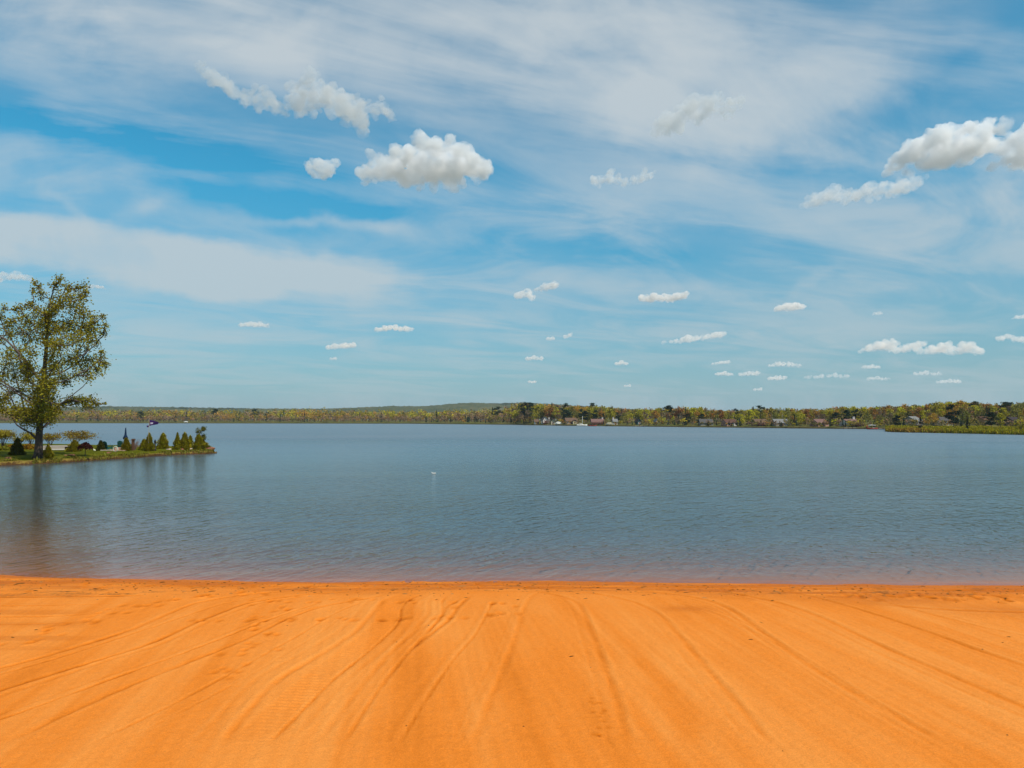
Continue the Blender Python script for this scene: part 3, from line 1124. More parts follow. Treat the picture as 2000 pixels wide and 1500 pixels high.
for i in range(ntr, len(pos)):
    p, q = pos[par[i]], pos[i]
    r1 = 0.020 + 0.017 * math.sqrt(cnt[i])
    r0 = min(r1 * 1.5, (trad[par[i]] * .8 if par[i] < ntr else 9))
    mid = p.lerp(q, .5) + Vector((0, 0, -0.10 * (q - p).length)) + Vector((cr.gauss(0, .05), cr.gauss(0, .05), 0)) * (q - p).length
    mid2 = p.lerp(q, .8) + Vector((0, 0, -0.05 * (q - p).length))
    limbs.tube([p, mid, mid2, q], [r0, (r0 + r1) / 2, r1, r1 * .8], 5)
    for k in range(7):                               # twigs inside the clump
        rr = clumps[i - ntr][1]
        d = Vector((cr.gauss(0, .6), cr.gauss(0, .6), cr.uniform(-.1, 1.0))).normalized()
        limbs.tube([q, q + d * rr * .6 + Vector((0, 0, .05)), q + d * rr * 1.15], [r1 * .6, .012, .006], 3, False)
for (pts, rs) in [([(72, 858), (60, 846), (45, 838), (33, 830), (20, 812)], [.14, .10, .08, .07, .04]),
                  ([(66, 780), (45, 770), (20, 755), (-5, 738)], [.12, .10, .08, .05]),
                  ([(80, 800), (52, 782), (22, 760), (0, 748), (-25, 735)], [.10, .08, .06, .05, .03]),
                  ([(84, 750), (60, 720), (38, 690), (10, 662), (-15, 650)], [.16, .13, .10, .08, .05]),
                  ([(80, 838), (86, 832), (94, 824), (100, 815)], [.08, .06, .05, .03])]:
    limbs.tube([tl(a, b, -0.4 * k_) for k_, (a, b) in enumerate(pts)], rs, 6)
limbs.build('limbs', TWIG, cot, True)
Cs, Ns = [], []
for (c, r, a, b) in clumps:
    n = int(275 * (r / .62) ** 2 * (1.0 if b < 740 else 1.15)) + 10
    p = rng.normal(0, .60, (n, 3)) * np.array([r, r, r * 1.1]) + np.array(c)
    Cs.append(p)
Cs = np.concatenate(Cs)
A, B = rand_axes(len(Cs), 0.064, rng)
lf = bpy.data.objects.new('crown', quads_mesh('crown', Cs, A, B, LEAF))
lf.parent = cot
COL.objects.link(lf)


# ------------------------------------------------------------------ conical dwarf spruces along the bank
def cone_shrub(px, ytop, ybase, wpx, label, mat=SPRUCE, power=0.85, seed=0, group='clipped conical shrubs on the point', name='conical_shrub'):
    rg = np.random.default_rng(seed + 100)
    p = pt(px, ybase)
    m = p.y / FPX
    Hh, Rr = (ybase - ytop) * m * 1.02, wpx * m / 2
    t = thing(name, label, 'shrub', p, 0, group)
    n = int(2600 * max(.5, (Hh * Rr) / 1.1))
    u = rg.random(n) ** 0.62
    zz = (1 - u) * Hh
    lobes = 1 + .13 * np.sin(rg.random() * 9 + 5 * zz / Hh * 3)
    rad = Rr * (u ** power) * (1 - 0.25 * np.clip((u - .86) / .14, 0, 1)) * lobes * (1 - .45 * rg.random(n) ** 2.2)
    a = rg.uniform(0, 2 * math.pi, n)
    wob = 1 + .16 * np.sin(3 * a + seed + 2.2 * zz) + .12 * np.sin(5 * a + 2 * seed + 6 * zz) + .08 * np.sin(9 * a - 9 * zz)
    C = np.stack([rad * wob * np.cos(a), rad * wob * np.sin(a), zz + rg.normal(0, .02, n)], 1)
    s = .045 + .012 * Rr
    out_ = np.stack([np.cos(a), np.sin(a), np.full(n, .7)], 1)
    B = out_ * s * rg.uniform(.6, 1.4, (n, 1)) + rg.normal(0, .02, (n, 3))
    A = np.stack([-np.sin(a), np.cos(a), rg.normal(0, .3, n)], 1) * s * .6
    f = bpy.data.objects.new('foliage', quads_mesh('foliage', C, A, B, mat))
    f.parent = t
    COL.objects.link(f)
    MB().tube([(0, 0, -.15), (0, 0, Hh * .8)], [.06, .02], 6).build('stem', BARK, t)
    return t


cone_shrub(33, 868, 902, 29, 'dark conical shrub standing left of the tall tree trunk', SPRUCE_DARK, .8, 1)
cone_shrub(93.5, 868, 894, 23, 'green conical shrub just right of the tall tree trunk', SPRUCE, .85, 2)
cone_shrub(145, 871, 893, 27, 'rounded broad shrub below the multi-stemmed yellow shrub', SPRUCE, .6, 3)
cone_shrub(196, 871, 891, 15, 'small dark egg-shaped shrub right of the slanted white ornament', SPRUCE_DARK, .55, 4)
cone_shrub(246, 866, 891, 22, 'conical shrub in front of the closed umbrella', SPRUCE, .75, 5)
cone_shrub(281, 868, 889, 22, 'low conical shrub at the foot of the flagpole on its left', SPRUCE, .75, 6)
cone_shrub(291, 846, 881, 22, 'tall pointed shrub right behind the flagpole', SPRUCE, .8, 7)
cone_shrub(318, 856, 886.5, 25, 'broad conical shrub standing alone right of the dark post', SPRUCE, .72, 8)
cone_shrub(346, 845, 878, 19, 'tall narrow pointed shrub with a sharp tip, first of the group at the tip', SPRUCE, .95, 9)
cone_shrub(360, 854, 887, 24, 'conical shrub nearest the water in the group at the tip', SPRUCE, .7, 10)
cone_shrub(371.5, 850, 873, 13, 'slim rounded shrub furthest back in the group at the tip', SPRUCE, .6, 11)
cone_shrub(388, 848, 878, 25, 'wide conical shrub under the young pine at the tip', SPRUCE, .75, 12)
cone_shrub(396, 869, 883.5, 28, 'low spreading shrub sloping down to the end of the point', SPRUCE, .6, 13)


# ------------------------------------------------------------------ wispy shrubs with several stems
def stem_shrub(px, ytop, ybase, wpx, label, crown_frac=.55, seed=0, mat=SHRUBLEAF, dens=1.0, name='flowering_shrub'):
    rg = np.random.default_rng(seed + 300)
    r0 = random.Random(seed)
    p = pt(px, ybase)
    m = p.y / FPX
    Hh, Wd = (ybase - ytop) * m, wpx * m
    t = thing(name, label, 'shrub', p, 0, 'loose yellow green shrubs at the back of the lawn')
    st = MB()
    ends = []
    for k in range(7):
        e = Vector((r0.uniform(-.42, .42) * Wd, r0.uniform(-.35, .35) * Wd, Hh * r0.uniform(.7, .95)))
        st.tube([(e.x * .08, e.y * .08, -.1), (e.x * .35, e.y * .35, e.z * .45), tuple(e)], [.05, .035, .012], 5)
        ends.append(e)
        for j in range(4):
            d = Vector((r0.gauss(0, .25) * Wd, r0.gauss(0, .2) * Wd, r0.uniform(-.05, .2) * Hh))
            st.tube([tuple(e * .8), tuple(e * .8 + d)], [.014, .005], 3, False)
            ends.append(e * .8 + d)
    st.build('stems', TWIG, t, True)
    n = int(1100 * dens * max(.4, Hh * Wd / 4))
    pick = np.array([tuple(ends[i]) for i in rg.integers(0, len(ends), n)])
    C = pick + rg.normal(0, 1, (n, 3)) * np.array([.13 * Wd, .13 * Wd, .09 * Hh])
    C = C[(C[:, 2] > Hh * (1 - crown_frac) * .9) & (C[:, 2] < Hh * 1.05)]
    A, B = rand_axes(len(C), .055, rg)
    f = bpy.data.objects.new('foliage', quads_mesh('foliage', C, A, B, mat))
    f.parent = t
    COL.objects.link(f)
    return t


stem_shrub(6, 841, 876, 36, 'yellow green bushy shrub at the left edge of the view', .8, 1, dens=1.6)
stem_shrub(34, 852, 876, 22, 'thin low shrub between the left edge bush and the golden shrub', .45, 2, dens=.5)
stem_shrub(60, 845, 876, 26, 'golden yellow rounded shrub just left of the tall trunk', .55, 3, dens=1.2)
stem_shrub(97, 847, 873, 32, 'olive yellow shrub right of the trunk, behind the white deck', .55, 4, dens=1.0)
stem_shrub(145, 842, 874, 40, 'vase-shaped golden shrub on bare stems behind the rounded shrub', .5, 5, dens=1.1)

# forsythia strip and low ground shrubs at the left back edge
def low_hedge(px0, px1, ytop, ybase, label, mat, seed, cat='hedge', name='low_hedge', group=None):
    rg = np.random.default_rng(seed)
    a, b = pt(px0, ybase), pt(px1, ybase)
    t = thing(name, label, cat, a.lerp(b, .5), 0, group)
    L = (b - a).length
    Hh = (ybase - ytop) * a.y / FPX
    n = int(900 * L * Hh) + 300
    s = rg.uniform(-.5, .5, n)
    prof = .65 + .35 * np.sin(s * 17 + seed) * np.sin(s * 7)
    C = np.array([tuple((b - a) * si) for si in s]) + np.stack([0 * s, rg.normal(0, .35, n), rg.random(n) ** .7 * Hh * prof], 1)
    A, B = rand_axes(n, .07, rg)
    f = bpy.data.objects.new('foliage', quads_mesh('foliage', C, A, B, mat))
    f.parent = t
    COL.objects.link(f)
    return t


ORANGEY = leafy('orange_shrub_leaf', (0.22, 0.115, 0.012), .35, .02, .2)
LIME = leafy('lime_shrub_leaf', (0.19, 0.18, 0.018), .35, .02, .2)
low_hedge(14, 72, 867, 877.5, 'low orange-yellow hedge along the back of the lawn at the left', ORANGEY, 5)
low_hedge(-30, 26, 871, 879, 'bright lime green low hedge at the left edge of the lawn', LIME, 6)

# young pine behind the tip group
rg = np.random.default_rng(55)
pb = pt(393, 876)
m_ = pb.y / FPX
tpn = thing('young_pine', 'young pine with tufted open top rising behind the shrubs at the tip', 'tree', pb)
Hh = (876 - 836) * m_
tk = MB()
tk.tube([(0, 0, -.1), (.03, 0, Hh * .5), (.06, 0, Hh * .97)], [.06, .045, .015], 6)
Cl = []
for k in range(26):
    z = Hh * rg.uniform(.35, .98)
    a = rg.uniform(0, 6.28)
    L = (.55 * (1 - (z / Hh - .72) ** 2 * 5) if z > .5 * Hh else .35) * rg.uniform(.6, 1.1)
    L = max(L, .12)
    e = (L * math.cos(a), L * math.sin(a), z + L * .45)
    tk.tube([(0.04, 0, z), e], [.014, .006], 3)
    Cl.append(np.array(e) + rg.normal(0, .10, (60, 3)))
    Cl.append(np.array([0.04, 0, z]) * .5 + np.array(e) * .5 + rg.normal(0, .08, (25, 3)))
tk.build('trunk', TWIG, tpn)
Cl = np.concatenate(Cl)
A, B = rand_axes(len(Cl), .05, rg)
f = bpy.data.objects.new('crown', quads_mesh('crown', Cl, A * .4, B * 1.6, SPRUCE_DARK))
f.parent = tpn
COL.objects.link(f)

# small weeping maple
pb = pt(166, 891)
tm = thing('red_maple', 'small dark red weeping maple on a thin stem on the lawn', 'tree', pb)
m_ = pb.y / FPX
Hh = (891 - 865) * m_
tk = MB()
tk.tube([(0, 0, -.1), (.02, 0, Hh * .45), (-.03, 0, Hh * .75)], [.045, .035, .02], 6)
for k in range(9):
    a = k * .7
    tk.tube([(-.02, 0, Hh * .7), (.3 * math.cos(a), .3 * math.sin(a), Hh * .9), (.55 * math.cos(a), .55 * math.sin(a), Hh * .68)], [.018, .012, .005], 4)
tk.build('trunk', BARK, tm)
n = 900
a = rg.uniform(0, 6.28, n)
r_ = .68 * rg.random(n) ** .6
z_ = Hh * (.97 - .42 * (r_ / .68) ** 2) + rg.normal(0, .06, n)
C = np.stack([r_ * np.cos(a), r_ * np.sin(a), z_], 1)
A, B = rand_axes(n, .05, rg)
f = bpy.data.objects.new('crown', quads_mesh('crown', C, A, B, MAPLE))
f.parent = tm
COL.objects.link(f)

# bare pinkish shrub
pb = pt(262, 879)
tw = thing('bare_shrub', 'leafless pinkish twiggy shrub round a brown post on the point', 'shrub', pb)
tk = MB()
r0 = random.Random(9)
for k in range(46):
    a, L = r0.uniform(0, 6.28), r0.uniform(.3, .95)
    e = Vector((L * math.cos(a), L * math.sin(a) * .7, r0.uniform(.5, 1.35)))
    tk.tube([(.1 * math.cos(a), .1 * math.sin(a), 0), tuple(e * .55 + Vector((0, 0, .12))), tuple(e)], [.016, .012, .006], 3)
    for j in range(3):
        tk.tube([tuple(e * .7), tuple(e * .7 + Vector((r0.gauss(0, .2), r0.gauss(0, .2), r0.uniform(.1, .4))))], [.008, .004], 3)
tk.build('twigs', TWIGPINK, tw)

# ------------------------------------------------------------------ furniture and ornaments on the point
BROWN = flat('brown_wood', (0.11, 0.055, 0.035), .8)
DARKW = flat('dark_painted_wood', (0.022, 0.020, 0.024), .6)
WHITE = flat('white_paint', (0.72, 0.69, 0.64), .6, .06)
OFFW = flat('weathered_white', (0.44, 0.37, 0.31), .7, .10, 1.5)
GREENP = flat('green_plastic', (0.018, 0.085, 0.070), .45)
NAVY = flat('navy_canvas', (0.006, 0.020, 0.055), .8)
STEEL = flat('grey_steel', (0.35, 0.35, 0.35), .4, .05, 3, .5, .7)
STONE = flat('garden_stone', (0.34, 0.26, 0.20), .9, .25, 5)
PINKSTONE = flat('pink_patio_stone', (0.50, 0.33, 0.25), .9, .2, 4)
PURPLE = flat('purple_cloth', (0.055, 0.022, 0.125), .8, .15, 6)
PALECLOTH = flat('pale_cloth', (0.62, 0.55, 0.68), .8, .1)

p = pt(260, 880)
t = thing('garden_post', 'brown wooden post with a cap beside the leafless pink shrub', 'post', p)
MB().box(-.11, .11, -.11, .11, -.2, 1.18).build('shaft', BROWN, t)
MB().box(-.19, .19, -.19, .19, 1.18, 1.26).box(-.14, .14, -.14, .14, 1.26, 1.36).build('cap', BROWN, t)

p = pt(302.5, 881)
t = thing('dark_post', 'slim dark post with a rounded head right of the flag', 'post', p)
MB().lathe([(0, -.1), (.13, -.1), (.13, .22), (.085, .3), (.085, .85), (.07, .95)], 12).build('shaft', DARKW, t, True)
MB().lathe([(.07, .95), (.12, 1.0), (.125, 1.1), (.08, 1.22), (.03, 1.32), (0, 1.34)], 12).build('head', DARKW, t, True)

# closed patio umbrella
p = pt(244.5, 876)
t = thing('patio_umbrella', 'closed navy blue patio umbrella standing by the green chair', 'umbrella', p)
Hh = (876 - 835.5) * p.y / FPX
MB().tube([(0, 0, .05), (0, 0, Hh)], .025, 8).build('pole', STEEL, t)
mbu = MB()
prof = [(.05, Hh * .995), (.075, Hh * .9), (.095, Hh * .75), (.12, Hh * .64), (.24, Hh * .54), (.265, Hh * .485), (.17, Hh * .44), (.04, Hh * .43)]
nn = 24
base = 0
for (r_, z_) in prof:
    for k in range(nn):
        a = 2 * math.pi * k / nn
        rr = r_ * (1 + .16 * (1 if k % 3 == 0 else -.5) * (r_ > .08))
        mbu.v.append((rr * math.cos(a), rr * math.sin(a), z_))
for i in range(len(prof) - 1):
    for k in range(nn):
        a, b = i * nn + k, i * nn + (k + 1) % nn
        mbu.f.append((a, b, b + nn, a + nn))
mbu.build('canopy', NAVY, t, True)
MB().lathe([(0, 0), (.25, 0), (.25, .06), (.05, .12), (.05, .3)], 16).build('base', DARKW, t)


def adirondack(px, py, rz, label):
    p = pt(px, py)
    t = thing('garden_chair', label, 'chair', p, rz, 'green garden chairs on the point')
    Ms = Matrix.Translation((0, 0, .36)) @ Matrix.Rotation(R(10), 4, 'X')
    s = MB()
    for k in range(5):
        s.box(-.30, .30, -.28 + k * .115, -.175 + k * .115, -.012, .012, Ms)
    s.build('seat', GREENP, t)
    Mb = Matrix.Translation((0, .26, .28)) @ Matrix.Rotation(R(-20), 4, 'X')
    s = MB()
    for k in range(5):
        h = (.74, .82, .85, .82, .74)[k]
        s.box(-.29 + k * .118, -.18 + k * .118, -.012, .012, 0, h, Mb)
    s.box(-.29, .29, .013, .035, .12, .18, Mb).box(-.29, .29, .013, .035, .55, .61, Mb)
    s.build('backrest', GREENP, t)
    for sx in (-1, 1):
        MB().box(sx * .36 - .07, sx * .36 + .07, -.40, .36, .555, .58).build('armrest', GREENP, t)
        MB().box(sx * .36 - .03, sx * .36 + .03, -.32, -.22, 0, .553).build('leg', GREENP, t)
        MB().prism([(-.34, .42), (-.34, .30), (.50, 0), (.60, 0), (.40, .18), (.30, .42)], -.02, .02).build('leg', GREENP, t).matrix_local = Matrix.Translation((sx * .30, 0, 0)) @ Matrix.Rotation(R(90), 4, 'Z')
    return t


adirondack(210, 879.5, R(168), 'green slatted garden chair right of the small dark egg-shaped shrub')
adirondack(236, 878, R(196), 'green slatted garden chair beside the closed umbrella')

# patio of pale stone slabs and fire ring
p = pt(230, 880)
t = thing('stone_patio', 'small pink stone patio with white edging between the green chairs', 'patio', p)
s = MB()
for i in range(5):
    for j in range(3):
        s.box(-1.2 + i * .49, -.73 + i * .49, -.8 + j * .55, -.28 + j * .55, -.05, .09 + .01 * ((i + j) % 2))
s.build('slabs', PINKSTONE, t)
s = MB()
for k in range(9):
    a = k / 9 * 6.283
    s.box(-.13, .13, -.1, .1, .1, .34, Matrix.Translation((.15 + .42 * math.cos(a), .42 * math.sin(a), 0)) @ Matrix.Rotation(a + 1.57, 4, 'Z'))
s.build('fire_ring', PINKSTONE, t)
MB().box(-1.5, -.2, -.90, -.82, -.05, .13).build('edging', OFFW, t)

# long low white deck behind the trunk
a, b = pt(80, 879), pt(137, 879)
t = thing('white_deck', 'long low whitish wooden deck behind the tall tree trunk', 'deck', a.lerp(b, .5))
L = (b - a).length / 2
Hd = .48
s = MB()
for k in range(9):
    s.box(-L, L, -1.0 + k * .26, -.76 + k * .26, Hd - .05, Hd)
s.build('boards', OFFW, t)
MB().box(-L + .05, L - .05, -.98, -.93, .12, Hd - .055).build('front_skirt', OFFW, t)
MB().box(-L - .03, L + .03, -1.06, -1.0, .06, .13).build('base_rail', WHITE, t)
for sx in (-1, -.33, .33, 1):
    MB().box(sx * (L - .2) - .05, sx * (L - .2) + .05, -.7, 1.2, -.15, Hd - .055).build('bearer', BROWN, t)

# flagpole with its flag
p = pt(289.5, 892)
t = thing('flagpole', 'thin pale flagpole near the tip of the point, a stone at its foot', 'flagpole', p)
Hh = (892 - 830) * p.y / FPX
MB().tube([(0, 0, -.2), (0, 0, Hh)], [.022, .016], 8).build('pole', flat('pale_pole', (.34, .25, .12), .6), t, True)
MB().lathe([(0, Hh - .01), (.04, Hh + .02), (.045, Hh + .05), (0, Hh + .09)], 10).build('finial', STEEL, t, True)
MB().box(-.02, .05, -.05, -.032, .95, 1.05).build('cleat', STEEL, t)
# flag: blown to the right, rippled, with a tail hanging to the left
m_ = p.y / FPX
NU, NVv = 22, 12
top_, Lf, Hf = Hh - .03, 17 * m_, 13 * m_
def fpt(u, v):
    sag = .30 * u + .25 * u * u * (1 - v)
    xx = Lf * u * (1 - .25 * v * (1 - u))
    return (xx + .03, .10 * math.sin(7 * u + 2.2 * v) * (.25 + u), top_ - .03 - Hf * (v * (.92 - .45 * u) + sag * .55))
fl, fw = MB(), MB()
for i in range(NU):
    for j in range(NVv):
        u0, u1, v0, v1 = i / NU, (i + 1) / NU, j / NVv, (j + 1) / NVv
        pale = .12 < u0 < .5 and .34 < v0 < .68
        (fw if pale else fl).quad(fpt(u0, v0), fpt(u1, v0), fpt(u1, v1), fpt(u0, v1))
fo = fl.build('flag', PURPLE, None, True)
tag(fo, 'purple flag with a pale patch, flying to the right from the pole on the point', 'flag')
fo.location = p
fo.modifiers.new('cloth', 'SOLIDIFY').thickness = .008
w_ = fw.build('pale_patch', PALECLOTH, fo, True)
w_.modifiers.new('cloth', 'SOLIDIFY').thickness = .008
tl_ = MB()
for k in range(6):
    u0, u1 = k / 6, (k + 1) / 6
    q = lambda u, d: (-.03 - .22 * u, .06 * math.sin(6 * u), Hh - .62 - .12 * u - d - .05 * math.sin(5 * u))
    tl_.quad(q(u0, 0), q(u1, 0), q(u1, .20), q(u0, .20))
w_ = tl_.build('tail', PURPLE, fo, True)
w_.modifiers.new('cloth', 'SOLIDIFY').thickness = .008


def rock(px, py, size, label, seed, mat, squash=.6, group='stones along the bank of the point'):
    p = pt(px, py)
    r0 = random.Random(seed)
    bm = bmesh.new()
    bmesh.ops.create_icosphere(bm, subdivisions=3, radius=1.0)
    ph = [r0.uniform(0, 9) for _ in range(6)]
    for v in bm.verts:
        c = v.co
        k = 1 + .22 * math.sin(2.1 * c.x + ph[0]) * math.cos(1.9 * c.y + ph[1]) + .12 * math.sin(4.7 * c.z + ph[2] + 3 * c.x) + .06 * math.sin(9 * c.y + ph[3])
        v.co = Vector((c.x * 1.25, c.y, c.z * squash)) * k * size
    me = bpy.data.meshes.new('rock')
    bm.to_mesh(me)
    bm.free()
    me.materials.append(mat)
    ob = bpy.data.objects.new('rock', me)
    ob.location = p + Vector((0, 0, size * squash * .35))
    ob.rotation_euler.z = r0.uniform(0, 6)
    COL.objects.link(ob)
    return tag(ob, label, 'rock', group)


RED_ROCK = flat('reddish_rock', (0.23, 0.105, 0.060), .9, .3, 4)
GREY_ROCK = flat('pale_rock', (0.40, 0.32, 0.24), .9, .25, 4)
rock(288.5, 891.5, .34, 'pale rounded stone at the foot of the flagpole', 1, GREY_ROCK)
rock(373, 886.5, .26, 'pale stone at the waterline below the group of shrubs at the tip', 2, GREY_ROCK)
rock(412, 884, .42, 'reddish rock nearest the very tip of the point', 3, RED_ROCK, .45)
rock(417, 885.2, .32, 'small dark red rock lying outermost at the tip', 4, RED_ROCK, .5)
rock(404, 883.5, .32, 'reddish rock partly under the low spreading shrub', 5, RED_ROCK, .5)
rock(355, 887.6, .26, 'flat brown rock at the water under the nearest shrub of the tip group', 6, RED_ROCK, .4)
rock(70, 905.5, .24, 'brown rock in the bank below the tall tree', 7, RED_ROCK, .45)
rock(140, 901.8, .26, 'long orange-brown rock in the bank below the rounded shrub', 8, RED_ROCK, .4)
rock(128, 902.6, .18, 'smaller orange-brown rock just left of the long rock', 9, RED_ROCK, .45)
rock(15, 907.6, .22, 'reddish rock in the bank at the left edge of the view', 10, RED_ROCK, .45)
rock(330, 889, .24, 'small pale rock at the water right of the broad lone shrub', 11, GREY_ROCK)
rock(212, 897, .2, 'dark small rock at the water below the white ornaments', 12, RED_ROCK)
rock(297, 878, .34, 'pale yellow stone between the tall pointed shrub and the dark post', 13, GREY_ROCK, .9)

# slanted white ornament: a slim bird shape leaning on the grass
p = pt(182, 892.5)
t = thing('garden_ornament', 'slim white slanted bird-like ornament on the lawn', 'ornament', p)
m_ = p.y / FPX
b_ = [(-4.6, 9.6), (-3.9, 8.6), (-3.2, 6.2), (-1.0, 4.0), (1.8, 2.4), (3.4, 1.0), (3.8, 0.2)]
MB().tube([(a * m_, 0, c * m_) for a, c in b_], [.02, .05, .055, .075, .11, .10, .03], 10).build('body', flat('white_ornament', (.50, .50, .36), .6), t, True)
MB().tube([(.09, 0, -.1), (.07, 0, .12)], .02, 6).build('stake', STEEL, t)

# white ring on the lawn
p = pt(225, 893)
t = thing('garden_hoop', 'small white hoop standing on the lawn left of the shrub before the umbrella', 'ornament', p)
m_ = p.y / FPX
MB().tube([(4.2 * m_ * math.cos(a), 0, 4.6 * m_ + 4.9 * m_ * math.sin(a)) for a in np.linspace(-.9, math.pi + .9, 28)], .055, 8).build('ring', flat('frosted_white', (.42, .46, .38), .5), t, True)
MB().box(-.14, .14, -.05, .05, -.06, .06).build('foot', STONE, t)

# gull resting on the lake
p = gnd(847, 925.5)
bm = bmesh.new()
bmesh.ops.create_uvsphere(bm, u_segments=16, v_segments=10, radius=1.0)
for v in bm.verts:
    c = v.co.copy()
    v.co = Vector((c.x * .26 * (1 - .25 * c.x), c.y * .105, c.z * .085 + .05 + (.05 * max(0, -c.x) ** 2)))
for (cx, cz, r_) in ((.24, .17, .055), (.20, .12, .05)):
    bmesh.ops.create_icosphere(bm, subdivisions=2, radius=r_, matrix=Matrix.Translation((cx, 0, cz)))
me = bpy.data.meshes.new('gull')
bm.to_mesh(me)
bm.free()
me.materials.append(WHITE)
gull = bpy.data.objects.new('gull', me)
gull.location = p
gull.rotation_euler.z = R(170)
gull.scale = (.6, .6, .6)
COL.objects.link(gull)
tag(gull, 'small white gull resting on the open lake', 'bird')
MB().tube([(.28, 0, .17), (.345, 0, .16)], [.016, .004], 6).build('beak', flat('beak', (.45, .25, .03)), gull)


# ------------------------------------------------------------------ far shore: houses, boats
def shore_pt(px, s):
    Y = float(far_shore(px)) + s
    return Vector(((px - 1000) / FPX * Y, Y, float(land_h(np.array(px), np.array(s)))))


HWHITE = flat('white_siding', (0.66, 0.62, 0.58), .7, .05)
HTAN = flat('tan_siding', (0.34, 0.21, 0.115), .8, .08)
HPINK = flat('pinkish_siding', (0.44, 0.25, 0.20), .8, .06)
HGREY = flat('grey_siding', (0.30, 0.27, 0.25), .8, .06)
HTEAL = flat('teal_siding', (0.035, 0.10, 0.11), .8, .06)
HRED = flat('red_brown_siding', (0.20, 0.065, 0.045), .8, .06)
HCREAM = flat('cream_siding', (0.60, 0.52, 0.36), .8, .06)
RGREY = flat('grey_shingles', (0.095, 0.085, 0.08), .9, .15, 2)
RPINK = flat('faded_pink_shingles', (0.19, 0.105, 0.09), .9, .12, 2)
RBROWN = flat('brown_shingles', (0.11, 0.055, 0.038), .9, .15, 2)
RTAN = flat('tan_shingles', (0.14, 0.085, 0.058), .9, .12, 2)
RDARK = flat('dark_shingles', (0.045, 0.035, 0.038), .9, .15, 2)
RPALE = flat('pale_grey_shingles', (0.20, 0.195, 0.19), .9, .1, 2)
GLASS = flat('window_glass', (0.02, 0.026, 0.032), .1, .05, 1, .6)
DOORM = flat('painted_door', (0.14, 0.05, 0.035), .6)
BRICKC = flat('pale_chimney', (0.55, 0.50, 0.47), .9, .15, 4)
DECKW = flat('red_brown_deck', (0.22, 0.085, 0.055), .8, .15, 3)
DOCKW = flat('weathered_dock', (0.40, 0.34, 0.29), .85, .15, 2)
HULLW = flat('white_hull', (0.70, 0.68, 0.64), .4, .03)
HULLR = flat('red_hull', (0.26, 0.040, 0.030), .45, .05)
FOUND = flat('block_foundation', (0.20, 0.17, 0.15), .9, .15, 3)


